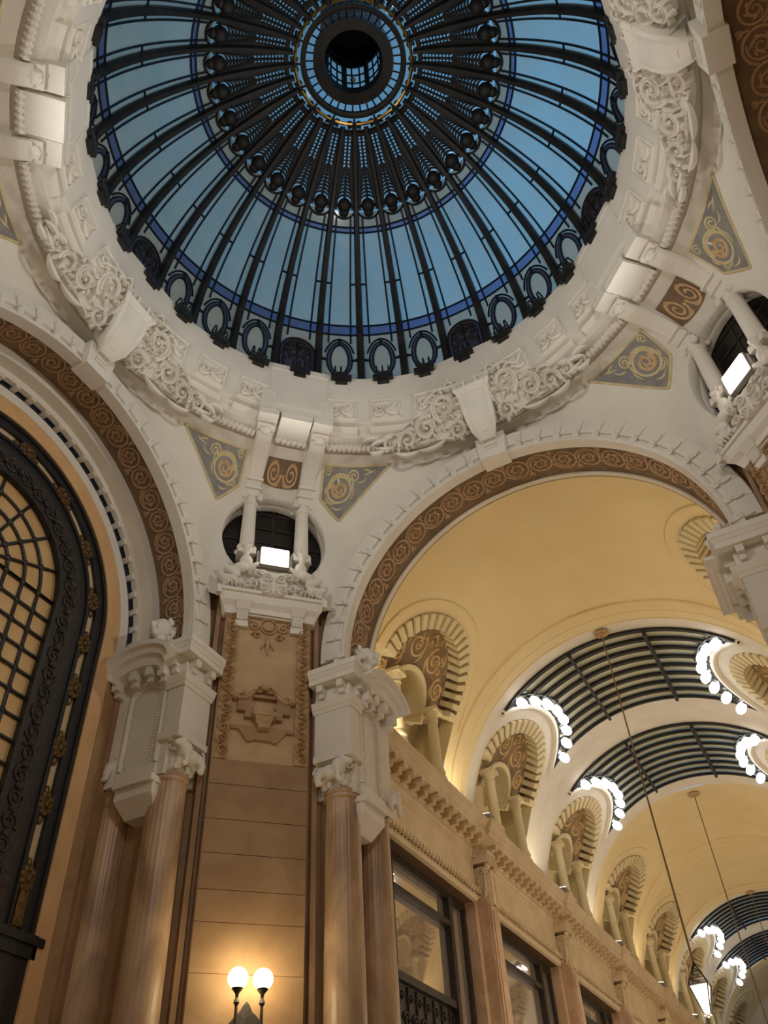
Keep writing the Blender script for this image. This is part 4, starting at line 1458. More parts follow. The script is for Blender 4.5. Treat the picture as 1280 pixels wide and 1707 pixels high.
def impost(s):
    parts = {}
    b = MB()
    ybox(b, s, 3.93, 4.17, 2.46, 2.98, 6.62, 7.40)
    ybox(b, s, 4.10, 4.95, 2.49, 3.10, 6.20, 7.62)
    ybox(b, s, 4.80, 5.02, 2.47, 3.0, 6.20, 7.45)
    ybox(b, s, 3.90, 4.19, 2.43, 2.98, 6.60, 6.68)
    ybox(b, s, 4.1, 4.95, 2.6, 3.1, 7.4, 8.0)
    parts['block'] = (b, 'plaster', False)
    c = MB()
    stepped(c, s, 3.93, 4.20, 2.45, 3.0, [(0.01, 0.03, 7.28, 7.33), (0.035, 0.07, 7.33, 7.42), (0.13, 0.13, 7.66, 7.74), (0.135, 0.16, 7.74, 7.80), (0.165, 0.165, 7.80, 7.88)])
    ybox(c, s, 3.945, 4.2, 2.465, 2.98, 7.40, 7.68)
    for y in (2.56, 2.86):
        ybox(c, s, 3.83, 3.96, y - 0.045, y + 0.045, 7.56, 7.67)
        ybox(c, s, 3.88, 3.96, y - 0.035, y + 0.035, 7.48, 7.57)
    for x in (4.04,):
        ybox(c, s, x, x + 0.09, 2.35, 2.47, 7.56, 7.67)
        ybox(c, s, x + 0.01, x + 0.08, 2.40, 2.47, 7.48, 7.57)
    parts['cornice'] = (c, 'plaster_white', False)
    # curved pediment
    p = MB()
    arc = ped_arc()
    fr = []
    for i, (x, z) in enumerate(arc):
        a = arc[max(i - 1, 0)]
        q = arc[min(i + 1, len(arc) - 1)]
        t = Vector((q[0] - a[0], 0, q[1] - a[1])).normalized()
        n = Vector((-t.z, 0, t.x))
        fr.append(((x, 0, z), Vector((0, s, 0)), n))
    prof = [(2.16, 0.10), (2.15, 0.03), (2.20, 0.0), (2.21, -0.07), (2.26, -0.10), (2.28, -0.20), (2.60, -0.22), (2.62, 0.10)]
    p.sweep(prof, fr)
    parts['curved_pediment'] = (p, 'plaster_white', False)
    for i in (3, 7, 12, 17):
        m_ = MB()
        x, z = arc[i]
        ybox(m_, s, x - 0.05, x + 0.05, 2.30, 2.52, z - 0.33, z - 0.20)
        ybox(m_, s, x - 0.04, x + 0.04, 2.36, 2.52, z - 0.40, z - 0.32)
        parts['modillion#%d' % i] = (m_, 'plaster_white', False)
    # arched panel frame
    fn = lambda u, v, hh: (u, s * (2.49 - hh), v)
    a = MB()
    cx, hw = 4.49, 0.185
    pts = [(cx - hw, 6.36), (cx - hw, 7.24)] + arcpts(cx, 7.24, hw, pi, 0, 12)[1:] + [(cx + hw, 6.36)]
    a.stroke([(cx + (u - cx) * 1.42, v + (0.07 if v > 7.24 else 0)) for u, v in pts], 0.035, 0.04, fn)
    ybox(a, s, 4.20, 4.78, 2.46, 2.54, 6.16, 6.34)
    parts['arched_frame'] = (a, 'plaster_white', False)
    bd = MB()
    L = 0
    for (u0, v0), (u1, v1) in zip(pts, pts[1:]):
        n = max(int(hypot(u1 - u0, v1 - v0) / 0.038), 1)
        for i in range(n):
            t = i / n
            bd.ell(fn(u0 + (u1 - u0) * t, v0 + (v1 - v0) * t, 0.022), (0.016, 0.016, 0.016), 6, 4)
    parts['bead_border'] = (bd, 'plaster_white', True)
    k = MB()
    ybox(k, s, 4.16, 4.72, 2.38, 2.55, 6.10, 6.17)
    q0 = (4.18, 4.72, 2.50, 3.0)
    q1 = (4.18, 4.72, 2.44, 3.0)
    q2 = (4.24, 4.66, 2.60, 3.0)
    f = lambda q: q if s > 0 else (q[0], q[1], -q[3], -q[2])
    k.frustum(f(q1), f(q1), 5.98, 6.11)
    k.frustum(f(q2), f(q1), 5.80, 5.98)
    parts['console'] = (k, 'plaster_white', False)
    return parts
def lion():
    # crouching lion of a capital, facing -y (tail +y), height about 0.34
    mb = MB()
    mb.ell((0, 0.03, 0.16), (0.085, 0.17, 0.095))
    mb.ell((0, 0.13, 0.15), (0.09, 0.09, 0.10))
    mb.ell((0, -0.11, 0.20), (0.10, 0.09, 0.115))
    mb.ell((0, -0.19, 0.26), (0.075, 0.075, 0.08))
    mb.ell((0, -0.255, 0.235), (0.04, 0.045, 0.035))
    for q in (-1, 1):
        mb.ell((q * 0.055, -0.15, 0.33), (0.02, 0.02, 0.025), 8, 6)
        mb.ell((q * 0.06, -0.13, 0.08), (0.035, 0.035, 0.10), 8, 6)
        mb.ell((q * 0.06, -0.16, 0.00), (0.035, 0.055, 0.03), 8, 6)
        mb.ell((q * 0.075, 0.14, 0.08), (0.04, 0.055, 0.09), 8, 6)
        mb.ell((q * 0.075, 0.12, 0.00), (0.035, 0.06, 0.03), 8, 6)
    mb.tube([(0, 0.2, 0.14), (0, 0.25, 0.2), (0.02, 0.22, 0.28), (0.03, 0.17, 0.27)], 0.022, 6)
    return mb
me_lion = remeshed(lion(), 'lion', 'plaster_white', 0.013, 2)
def capital():
    mb = MB().lathe([(0.20, 6.26), (0.205, 6.28), (0.18, 6.31), (0.185, 6.45), (0.21, 6.54), (0.25, 6.60)], 28)
    for q in range(8):
        a = 2 * pi * q / 8 + pi / 8
        c, s_ = cos(a), sin(a)
        fn = lambda u, v, h: ((0.20 + h + 0.02 * (v - 6.3)) * cos(a + u / 0.2), (0.20 + h) * sin(a + u / 0.2), v)
        mb.stroke([(0, 6.29), (0, 6.36), (0.0, 6.42)], leafw(0.05), 0.035, fn)
    for q in range(4):
        a = pi / 4 + q * pi / 2
        for w in (-1, 1):
            fn = lambda u, v, h: (0.24 * cos(a) - u * sin(a) * w + h * cos(a) * .6, 0.24 * sin(a) + u * cos(a) * w + h * sin(a) * .6, v)
            mb.stroke(spiral(0.035, 6.54, 0.05, 0.01, pi / 2, 1.4, 14), 0.016, 0.035, fn)
    mb.box(-0.24, 0.24, -0.24, 0.24, 6.58, 6.63)
    return mb
me_cap = mesh_of(capital(), 'carved_capital', 'plaster_white', True)
def shaft():
    n = 72
    mb = MB()
    prof = [(0.30, 0.0), (0.30, 0.25), (0.26, 0.32), (0.245, 0.40), (0.238, 1.5), (0.232, 3.0), (0.222, 4.5), (0.206, 6.12), (0.204, 6.16)]
    def fn(u, v):
        i = v * (len(prof) - 1)
        j = min(int(i), len(prof) - 2)
        t = i - j
        r = prof[j][0] + (prof[j + 1][0] - prof[j][0]) * t
        z = prof[j][1] + (prof[j + 1][1] - prof[j][1]) * t
        if z > 4.6:
            r -= 0.008 * (0.5 + 0.5 * cos(24 * 2 * pi * u)) ** 2
        return (r * cos(2 * pi * u), r * sin(2 * pi * u), z)
    mb.grid(fn, n * 2, 8, closeu=True)
    return mb
me_sh = mesh_of(shaft(), 'shaft', 'marble', True)
mb = MB().lathe([(0.20, 6.14), (0.235, 6.16), (0.235, 6.19), (0.215, 6.20), (0.228, 6.22), (0.228, 6.25), (0.205, 6.27)], 32)
me_neck = mesh_of(mb, 'necking', 'marble', True)
IMP = {}
for s in (-1, 1):
    IMP[s] = [(n.split('#')[0], mesh_of(v[0], n.split('#')[0], v[1], v[2])) for n, v in impost(s).items()]
def headsculpt():
    mb = MB()
    mb.ell((0, 0.02, 0.20), (0.125, 0.145, 0.165))
    mb.ell((0, -0.06, 0.14), (0.095, 0.09, 0.13))
    mb.ell((0, -0.10, 0.06), (0.055, 0.05, 0.05), 8, 6)
    mb.ell((0, -0.155, 0.155), (0.024, 0.045, 0.05), 8, 6, Matrix.Rotation(0.5, 3, 'X'))
    mb.ell((0, -0.128, 0.215), (0.085, 0.03, 0.025), 8, 6)
    mb.ell((0, -0.135, 0.095), (0.045, 0.025, 0.018), 8, 6)
    for q in (-1, 1):
        mb.ell((q * 0.055, -0.11, 0.13), (0.035, 0.035, 0.04), 8, 6)
    mb.ell((0, 0.04, -0.02), (0.09, 0.09, 0.12))
    rnd = random.Random(3)
    for i in range(46):
        a = rnd.uniform(-0.35, pi + 0.35)
        z = rnd.uniform(-0.06, 0.36)
        k = sqrt(max(1 - ((z - 0.17) / 0.24) ** 2, 0.1))
        mb.ell((0.15 * k * cos(a), 0.03 + 0.16 * k * sin(a), z), (0.028, 0.028, 0.05), 7, 5)
    mb.ell((0, 0.18, 0.02), (0.17, 0.15, 0.10))
    mb.ell((0, 0.33, 0.0), (0.13, 0.16, 0.07))
    return mb
me_head = remeshed(headsculpt(), 'carved_head', 'plaster_white', 0.011, 1)
ARCHW = {(0, 1): 'gallery arch jamb just right of the lamp pier', (0, -1): 'gallery arch jamb at the right edge', (1, -1): 'iron screen arch jamb left of the lamp pier', (3, 1): 'jamb of the right hand arch'}
for (k, s), w in ARCHW.items():
    if (k, s) == (3, 1):
        continue
    t = thing('impost_block', 'cream pedimented impost on the ' + w, 'impost', (0, 0, 0), k * pi / 2, 'arch imposts')
    for n, m_ in IMP[s]:
        link(n, m_, t)
    Rz = Matrix.Rotation(k * pi / 2, 4, 'Z')
    for i, x in enumerate((4.21, 4.98)):
        c = thing('marble_column', ('brown marble column, ' + ('front' if i == 0 else 'rear') + ' of two at the ' + w), 'column', Rz @ Vector((x, s * 2.74, 0)), k * pi / 2, 'marble columns of the arches')
        link('shaft', me_sh, c)
        link('necking', me_neck, c)
        cp = link('carved_capital', me_cap, c)
        l = link('lion', me_lion, cp)
        if i == 0:
            l.location = (-0.25, 0.02 * s, 6.30)
            l.rotation_euler.z = 0 if s > 0 else pi
        else:
            l.location = (0.05, -s * 0.24, 6.30)
            l.rotation_euler.z = -pi / 2 if False else pi / 2
    hd = link('carved_head', me_head)
    hd.matrix_world = Rz @ Matrix.Translation((4.45, s * 2.42, 8.10)) @ Matrix.Rotation((0 if s > 0 else pi), 4, 'Z') @ Matrix.Rotation(-0.15, 4, 'X')
    tag(hd, 'white carved head on top of the ' + w, 'carving', 'carved heads on the imposts')
# ================================================================= gallery beyond the front arch
VX0, VM, VR, VZ = 5.13, 4.12, 3.22, 7.90
NS, NR = 1.55, 1.37           # niche arch centre (developed height) and radius
NB = 8
BAYS = ['y', 's', 's', 'y', 'y', 's', 's', 'y']
SC_TOP = VR * pi / 2
def V(X, s, o=0.0, g=1):
    a = s / VR
    return (X, g * (VR + o) * cos(a), VZ + (VR + o) * sin(a))
HB = VM / 2
def bay_polar(outer, g):
    mb = MB()
    def arch(u, v):
        a = pi * u
        i = (NR * cos(a), NS + NR * sin(a))
        o = outer(a)
        return V(i[0] + (o[0] - i[0]) * v, i[1] + (o[1] - i[1]) * v, 0, g)
    mb.grid(arch, 48, 6)
    w = outer(0.0)[0]
    for s in (-1, 1):
        mb.grid(lambda u, v, s=s: V(s * (NR + (w - NR) * u), NS * v, 0, g), 3, 3)
    return mb
def out_rect(a):
    dx, dz = cos(a), sin(a)
    t = 1e9
    if abs(dx) > 1e-6: t = min(t, HB / abs(dx))
    if dz > 1e-6: t = min(t, (SC_TOP - NS) / dz)
    return (t * dx, NS + t * dz)
SKH, HR = 1.40, 1.68
def out_hood(a):
    t = HR
    if abs(cos(a)) > 1e-6: t = min(t, SKH / abs(cos(a)))
    return (t * cos(a), NS + t * sin(a))
def strips(g):
    mb = MB()
    for s in (-1, 1):
        mb.grid(lambda u, v, s=s: V(s * (SKH + (HB - SKH) * u), SC_TOP * v, 0, g), 2, 24)
    return mb
me_vault = {}
for g in (-1, 1):
    me_vault['y', g] = mesh_of(bay_polar(out_rect, g), 'vault_bay', 'vault_yellow', True)
    me_vault['h', g] = mesh_of(bay_polar(out_hood, g), 'niche_hood', 'plaster_white', True)
    me_vault['s', g] = mesh_of(strips(g), 'transverse_arch', 'plaster_white', True)
def ridge(R_, rad, g, lim, n=28):
    a0 = math.acos(min(lim / R_, 1)) if lim < R_ else 0.0
    mb = MB()
    pts = [V(R_ * cos(a0 + (pi - 2 * a0) * i / n), NS + R_ * sin(a0 + (pi - 2 * a0) * i / n), -0.005, g) for i in range(n + 1)]
    return mb.tube(pts, rad, 8)
for g in (-1, 1):
    me_vault['rs', g] = mesh_of(ridge(HR + 0.0, 0.075, g, SKH), 'hood_rim', 'plaster_white', True)
    me_vault['ry', g] = mesh_of(ridge(1.60, 0.022, g, 9), 'hood_rim', 'vault_yellow', True)
def vault_rib():
    mb = MB()
    for x in (-0.33, 0.0, 0.27):
        pts = [V(x, 0.02 + (2 * SC_TOP - 0.04) * i / 60, -0.01) for i in range(61)]
        mb.tube(pts, 0.035 if x < 0 else 0.022, 6)
    mb.grid(lambda u, v: V(-0.30 + 0.55 * v, 2 * SC_TOP * u, -0.02), 60, 1)
    return mb
me_vrib = mesh_of(vault_rib(), 'transverse_rib', 'vault_yellow', True)
# niche pieces
NVN = 21
def niche_voussoir(g):
    mb = MB()
    g_ = pi / NVN * 0.30
    vs_ = []
    for r in (1.08, 1.36):
        for a in (-g_, g_):
            for o in (-0.045, 0.30):
                X = r * sin(a)
                S_ = NS + r * cos(a)
                vs_.append((X, S_, o))
    return vs_
def niche_v(a, g):
    mb = MB()
    gq = pi / NVN * 0.29
    p = []
    for r in (1.08, 1.36):
        for q in (a - gq, a + gq):
            for o in (-0.05, 0.28):
                p.append(V(r * cos(q), NS + r * sin(q), o, g))
    return mb.add(p, [(0, 1, 3, 2), (4, 6, 7, 5), (0, 4, 5, 1), (2, 3, 7, 6), (0, 2, 6, 4), (1, 5, 7, 3)])
def niche_back(g):
    mb = MB()
    return mb.grid(lambda u, v: V(-1.45 + 2.9 * u, 0.02 + 3.0 * v, 0.70, g), 6, 12)
def niche_reveal(g):
    mb = MB()
    pts = [(NR, 0.0), (NR, NS * 0.5)] + [(NR * cos(pi * i / 32), NS + NR * sin(pi * i / 32)) for i in range(33)] + [(-NR, NS * 0.5), (-NR, 0.0)]
    n = len(pts) - 1
    def fn(u, v):
        i = min(int(round(u * n)), n)
        return V(pts[i][0], pts[i][1], 0.72 * v, g)
    return mb.grid(fn, n, 2)
SA, SAS = 0.60, 1.22
def niche_tymp(g):
    mb = MB()
    def fn(u, v):
        a = pi * u
        i = (SA * cos(a), SAS + SA * sin(a))
        o = (1.34 * cos(a), NS - 0.12 + 1.46 * sin(a))
        return V(i[0] + (o[0] - i[0]) * v, i[1] + (o[1] - i[1]) * v, 0.24, g)
    return mb.grid(fn, 36, 4)
def niche_scroll(g):
    mb = MB()
    fn = lambda u, v, h: V(u, v, 0.24 - h, g)
    for s in (-1, 1):
        for cx, cy, r in ((0.33, 2.20, 0.24), (0.78, 1.88, 0.20), (0.98, 1.50, 0.11)):
            mb.stroke([(s * u, v) for u, v in spiral(cx, cy, r, 0.03, 2.0, 1.7, 26)], taper(0.028, 0.018), 0.02, fn)
            mb.stroke([(s * u, v) for u, v in bez((cx + r * 0.9, cy + 0.02), (cx + r * 1.3, cy + 0.14), (cx + r * 0.7, cy + r * 1.2), 6)], leafw(0.025), 0.02, fn)
            mb.stroke([(s * u, v) for u, v in bez((cx - r * 0.9, cy + 0.02), (cx - r * 1.2, cy - 0.12), (cx - r * 0.5, cy - r * 1.2), 6)], leafw(0.025), 0.02, fn)
    rnd = random.Random(4)
    for i in range(46):
        a = R(18 + 144 * rnd.random())
        r = rnd.uniform(0.78, 1.18)
        c = (r * cos(a), NS - 0.05 + r * sin(a) * 1.0)
        b_ = rnd.uniform(0, 6.28)
        l = rnd.uniform(0.07, 0.13)
        mb.stroke(bez(c, (c[0] + l * cos(b_), c[1] + l * sin(b_)), (c[0] + l * 1.2 * cos(b_ + 0.9), c[1] + l * 1.2 * sin(b_ + 0.9)), 5), leafw(0.02), 0.016, fn)
    mb.stroke(bez((-0.1, 2.45), (0, 2.65), (0.1, 2.45), 8), leafw(0.03), 0.02, fn)
    return mb
def niche_small_arch(g):
    mb = MB()
    fr = []
    for i in range(25):
        a = pi * i / 24
        p0 = Vector(V(SA * cos(a), SAS + SA * sin(a), 0.24, g))
        p1 = Vector(V((SA + 0.09) * cos(a), SAS + (SA + 0.09) * sin(a), 0.24, g))
        q = Vector(V(SA * cos(a), SAS + SA * sin(a), 0.70, g))
        fr.append((p0, (p1 - p0), (q - p0)))
    mb.sweep([(0, -0.10), (0, 1.0), (1, 1.0), (1, -0.10)], fr)
    return mb
def niche_col(s, g):
    x = s * 0.72
    y = g * 2.99
    sh = MB().lathe([(0.105, 8.28), (0.10, 8.6), (0.088, 9.16)], 14, (x, y, 0))
    ca = MB().lathe([(0.09, 9.15), (0.105, 9.17), (0.09, 9.20), (0.10, 9.24), (0.14, 9.33)], 14, (x, y, 0))
    ca.box(x - 0.15, x + 0.15, min(y, y + g * 0.5) - 0.15 * (g > 0), max(y, y + g * 0.5) + 0.15 * (g < 0), 9.33, 9.40)
    ba = MB().lathe([(0.16, 7.98), (0.17, 8.06), (0.15, 8.12), (0.13, 8.16), (0.15, 8.20), (0.12, 8.28), (0.10, 8.30)], 14, (x, y, 0))
    ba.box(x - 0.19, x + 0.19, y - 0.19, y + 0.19, 7.74, 8.0)
    return sh, ca, ba
NM_ = {}
for g in (-1, 1):
    NM_[g] = dict(back=mesh_of(niche_back(g), 'back_wall', 'niche_cream', True), reveal=mesh_of(niche_reveal(g), 'reveal', 'niche_cream', True),
                  tymp=mesh_of(niche_tymp(g), 'tympanum', 'niche_brown', True), scroll=mesh_of(niche_scroll(g), 'painted_scroll', 'niche_scroll', True),
                  arch=mesh_of(niche_small_arch(g), 'small_arch', 'niche_cream', True),
                  vs=[mesh_of(niche_v(pi * (i + 0.5) / NVN, g), 'niche_voussoir', 'niche_cream') for i in range(NVN)],
                  cols={s: [mesh_of(x, n, 'niche_cream', True) for x, n in zip(niche_col(s, g), ('column_shaft', 'capital', 'base'))] for s in (-1, 1)})
ORD = ['first', 'second', 'third', 'fourth', 'fifth', 'sixth', 'seventh', 'eighth']
gallery_ceiling = struct_root('ceiling')
for b in range(NB):
    cx = VX0 + VM * (b + 0.5)
    for g in (1, -1):
        if BAYS[b] == 'y':
            o = link('vault_bay', me_vault['y', g], gallery_ceiling)
            o.location.x = cx
            o = link('hood_rim', me_vault['ry', g], o)
        else:
            o = link('transverse_arch', me_vault['s', g], gallery_ceiling)
            o.location.x = cx
            o = link('niche_hood', me_vault['h', g], gallery_ceiling)
            o.location.x = cx
            link('hood_rim', me_vault['rs', g], o)
        if g < 0 and b > 5:
            continue
        side = 'left' if g > 0 else 'right'
        t = thing('vault_niche', f'{ORD[b]} arched niche from the crossing on the {side} of the gallery vault', 'niche', (cx, 0, 0), 0, 'vault niches')
        M_ = NM_[g]
        link('back_wall', M_['back'], t)
        link('reveal', M_['reveal'], t)
        ty = link('tympanum', M_['tymp'], t)
        link('painted_scroll', M_['scroll'], ty)
        link('small_arch', M_['arch'], t)
        for m_ in M_['vs']:
            link('niche_voussoir', m_, t)
        for s in (-1, 1):
            c = link('column_shaft', M_['cols'][s][0], t)
            link('capital', M_['cols'][s][1], c)
            link('base', M_['cols'][s][2], c)
for b in (1, 4, 5, 7):
    o = link('transverse_rib', me_vrib, gallery_ceiling)
    o.location.x = VX0 + VM * b
# skylights
AL = R(13.9)
XS = [-SKH + 2 * SKH * i / 8 for i in range(9)]
def s_low(X):
    return NS + sqrt(max(HR * HR - X * X, 0.0)) - 0.02
def sky_bar(i):
    mb = MB()
    X = XS[i]
    s0 = s_low(min(abs(X), 1.39))
    n = 36
    for dx, w, d in ((0, 0.028, 0.055), (0.10, 0.012, 0.02)):
        if i == 8 and dx: continue
        fr = []
        for q in range(n + 1):
            s = s0 + (2 * SC_TOP - 2 * s0) * q / n
            p = Vector(V(X + dx, s, -d * 0.5))
            nrm = (Vector((X + dx, 0, VZ)) - p).normalized()
            fr.append((p, Vector((1, 0, 0)), nrm))
        mb.sweep([(-w, -d * 0.6), (-w, d * 0.5), (w, d * 0.5), (w, -d * 0.6)], fr)
    return mb
def sky_long(sg):
    mb = MB()
    s = SC_TOP + sg * AL * VR
    p0 = Vector(V(-SKH, s, -0.11))
    p1 = Vector(V(SKH, s, -0.11))
    n = (Vector((0, 0, VZ)) - Vector((0, p0.y, p0.z))).normalized()
    t = Vector((0, n.z, -n.y))
    mb.sweep([(-0.03, -0.06), (-0.03, 0.03), (0.03, 0.03), (0.03, -0.06)], [(p0, t, n), (p1, t, n)])
    return mb
def sky_pane(i, part):
    a, b = XS[i] + 0.004, XS[i + 1] - 0.004
    mb = MB()
    def lim(X):
        if part == 0: return (SC_TOP - AL * VR, SC_TOP + AL * VR)
        lo = s_low(min(abs(X), 1.39))
        hi = SC_TOP - AL * VR
        return (lo, hi) if part > 0 else (2 * SC_TOP - lo, 2 * SC_TOP - hi)
    def fn(u, v):
        X = a + (b - a) * u
        l0, l1 = lim(X)
        return V(X, l0 + (l1 - l0) * v, 0.02)
    return mb.grid(fn, 2, 8)
SKB = [mesh_of(sky_bar(i), 'curved_bar', 'iron') for i in range(9)]
SKL = [mesh_of(sky_long(s), 'long_bar', 'iron') for s in (-1, 1)]
SKP = [mesh_of(sky_pane(i, p), 'skylight_pane', 'skylight_pane', True) for i in range(8) for p in (-1, 0, 1)]
def scroll_band(g):
    mb = MB()
    for i in range(15):
        a = R(38) + R(104) * i / 14
        r = 1.84
        if abs(r * cos(a)) > 1.36: continue
        c = (r * cos(a), NS + r * sin(a))
        mb.tube([V(c[0] + 0.065 * cos(2 * pi * q / 10), c[1] + 0.065 * sin(2 * pi * q / 10), -0.06, g) for q in range(10)], 0.018, 5, close=True)
        mb.tube([V((r - 0.12) * cos(a), NS + (r - 0.12) * sin(a), -0.05, g), V((r + 0.2) * cos(a), NS + (r + 0.2) * sin(a), -0.05, g)], 0.016, 5)
    for rr in (1.76, 1.98):
        a0 = math.acos(1.39 / rr)
        mb.tube([V(rr * cos(a0 + (pi - 2 * a0) * q / 20), NS + rr * sin(a0 + (pi - 2 * a0) * q / 20), -0.04, g) for q in range(21)], 0.025, 5)
    return mb
me_sb = {g: mesh_of(scroll_band(g), 'iron_scroll_band', 'iron') for g in (-1, 1)}
def bulb_mesh():
    return MB().lathe([(0.0, -0.155), (0.05, -0.138), (0.088, -0.088), (0.098, -0.03), (0.088, 0.035), (0.06, 0.095), (0.03, 0.145), (0.0, 0.155)], 16)
me_bulb = mesh_of(bulb_mesh(), 'globe_bulb', 'bulb', True)
me_sock = mesh_of(MB().lathe([(0.0, 0.145), (0.03, 0.145), (0.03, 0.22), (0.0, 0.22)], 8), 'socket', 'iron')
def pos_bulb(i, n, g):
    a0 = math.acos(1.30 / 1.87)
    a = a0 + (pi - 2 * a0) * i / (n - 1)
    return V(1.87 * cos(a), NS + 1.87 * sin(a), -0.14, g)
k_ = 0
for b in range(NB):
    if BAYS[b] != 's': continue
    cx = VX0 + VM * (b + 0.5)
    k_ += 1
    t = thing('gallery_skylight', f'curved skylight with dark iron bars and grey panes, {ORD[k_ - 1]} from the crossing', 'skylight', (cx, 0, 0), 0, 'gallery skylights')
    for m_ in SKB: link('curved_bar', m_, t)
    for m_ in SKL: link('long_bar', m_, t)
    for m_ in SKP: link('skylight_pane', m_, t)
    for g in (1, -1): link('iron_scroll_band', me_sb[g], t)
    for g in (1, -1):
        side = 'left' if g > 0 else 'right'
        t = thing('bulb_garland', f'arc of glowing bulbs on the {side} of the {ORD[k_ - 1]} gallery skylight', 'lights', (cx, 0, 0), 0, 'bulb garlands')
        for i in range(8):
            p = Vector(pos_bulb(i, 8, g))
            o = link('globe_bulb', me_bulb, t)
            o.location = p
            d = Vector((0, 0, VZ)) - Vector((0, p.y, p.z))
            o.rotation_euler = d.to_track_quat('-Z', 'X').to_euler()
            link('socket', me_sock, o)
# end wall, outer walls of the gallery
XE = VX0 + VM * NB
struct('wall_front_far', MB().box(XE, XE + 0.2, -4.5, 4.5, 0, 11.6), 'plaster')
mb = MB()
mb.grid(lambda u, v: (4.96, (2.66 + (VR + 0.04 - 2.66) * v) * cos(pi * u), (ZS + (VZ - ZS) * v) + (2.66 + (VR + 0.04 - 2.66) * v) * sin(pi * u)), 48, 1)
struct('wall_front_inner', mb, 'vault_yellow', True)
mb = MB().grid(lambda u, v: V(4.95 + 0.19 * v, 2 * SC_TOP * u), 48, 1)
obj('vault_start', mb, 'vault_yellow', gallery_ceiling, True)

# ---- cornice, pilasters and shop windows
def corn_profile():
    return [(3.30, 7.74), (2.60, 7.74), (2.575, 7.72), (2.575, 7.68), (2.61, 7.66), (2.63, 7.60), (2.66, 7.58), (2.66, 7.50), (2.69, 7.48), (2.92, 7.46), (2.90, 7.36), (2.93, 7.33), (2.93, 7.26), (2.95, 7.24), (2.95, 7.18), (2.97, 7.16), (3.30, 7.16)]
def corn_run(x0, x1, g, dy=0.0):
    mb = MB()
    pr = [(y - (dy if y < 3 else 0), z) for y, z in corn_profile()]
    n = len(pr)
    vs_ = [(x, g * y, z) for x in (x0, x1) for y, z in pr]
    fs = [(i, (i + 1) % n, n + (i + 1) % n, n + i) for i in range(n)] + [tuple(range(n)), tuple(range(n, 2 * n))[::-1]]
    return mb.add(vs_, fs)
def modill(g):
    mb = MB()
    a, b = sorted((g * 2.69, g * 2.93))
    mb.box(-0.055, 0.055, a, b, 7.40, 7.475)
    a, b = sorted((g * 2.78, g * 2.93))
    mb.box(-0.045, 0.045, a, b, 7.33, 7.41)
    return mb
me_mod = {g: mesh_of(modill(g), 'modillion', 'store_stone') for g in (-1, 1)}
def pil_shaft(g):
    mb = MB()
    def yb(x0, x1, y0, y1, z0, z1):
        a, b = sorted((g * y0, g * y1))
        mb.box(x0, x1, a, b, z0, z1)
    yb(-0.20, 0.20, 2.80, 3.25, 0, 6.45)
    yb(-0.17, 0.17, 2.77, 3.25, 0, 6.40)
    yb(-0.10, 0.10, 2.755, 3.0, 0, 6.30)
    return mb
def pil_cap(g):
    mb = MB()
    def yb(x0, x1, y0, y1, z0, z1):
        a, b = sorted((g * y0, g * y1))
        mb.box(x0, x1, a, b, z0, z1)
    yb(-0.16, 0.16, 2.78, 3.2, 6.36, 7.0)
    yb(-0.06, 0.06, 2.74, 2.9, 6.42, 6.98)
    yb(-0.20, 0.20, 2.72, 3.2, 7.06, 7.20)
    yb(-0.18, 0.18, 2.70, 3.2, 7.20, 7.26)
    yb(-0.19, 0.19, 2.76, 3.2, 6.42, 6.47)
    fn = lambda u, v, h: (u, g * (2.77 - h), v)
    for s in (-1, 1):
        mb.stroke([(s * u, v) for u, v in spiral(0.12, 7.0, 0.055, 0.012, pi / 2, -1.4, 14)], 0.018, 0.05, fn)
        for i in range(6):
            mb.stroke([(s * u, v) for u, v in bez((0.08, 6.90 - i * 0.085), (0.16, 6.88 - i * 0.085), (0.14, 6.80 - i * 0.085), 5)], leafw(0.025), 0.035, fn)
    for e_ in (-1, 1):
        f3 = lambda u, v, h: (e_ * (0.16 + h), g * u, v)
        mb.stroke(spiral(2.86, 6.93, 0.065, 0.012, 0, 1.6, 18), taper(0.022, 0.014), 0.04, f3)
        mb.stroke(bez((2.80, 6.90), (2.80, 6.6), (2.86, 6.42), 10), leafw(0.03), 0.04, f3)
        for i in range(5):
            mb.stroke(bez((2.84, 6.80 - i * 0.08), (2.93, 6.80 - i * 0.08), (2.93, 6.72 - i * 0.08), 6), leafw(0.024), 0.035, f3)
    for i in range(7):
        mb.tube([(-0.15 + i * 0.05, g * 2.715, 7.06), (-0.15 + i * 0.05, g * 2.715, 7.18)], 0.014, 5)
    return mb
me_pils = {g: mesh_of(pil_shaft(g), 'pilaster_shaft', 'store_marble') for g in (-1, 1)}
me_pilc = {g: mesh_of(pil_cap(g), 'carved_capital', 'store_stone', True) for g in (-1, 1)}
def frieze(g, w):
    mb = MB()
    a, b = sorted((g * 2.98, g * 3.30))
    mb.box(-w, w, a, b, 6.62, 7.18)
    a, b = sorted((g * 2.93, g * 3.30))
    mb.box(-w, w, a, b, 6.56, 6.62)
    mb.box(-w, w, *sorted((g * 2.95, g * 3.30)), 6.46, 6.56)
    mb.box(-w + 0.2, w - 0.2, *sorted((g * 2.90, g * 3.30)), 6.40, 6.47)
    return mb
def frieze_frame(g, w):
    mb = MB()
    fn = lambda u, v, h: (u, g * (2.98 - h), v)
    q = [(-w + 0.10, 6.70), (w - 0.10, 6.70), (w - 0.10, 7.12), (-w + 0.10, 7.12), (-w + 0.10, 6.70)]
    for a, b in zip(q, q[1:]):
        mb.stroke([a, ((a[0] + b[0]) / 2, (a[1] + b[1]) / 2), b], 0.028, 0.03, fn)
    return mb
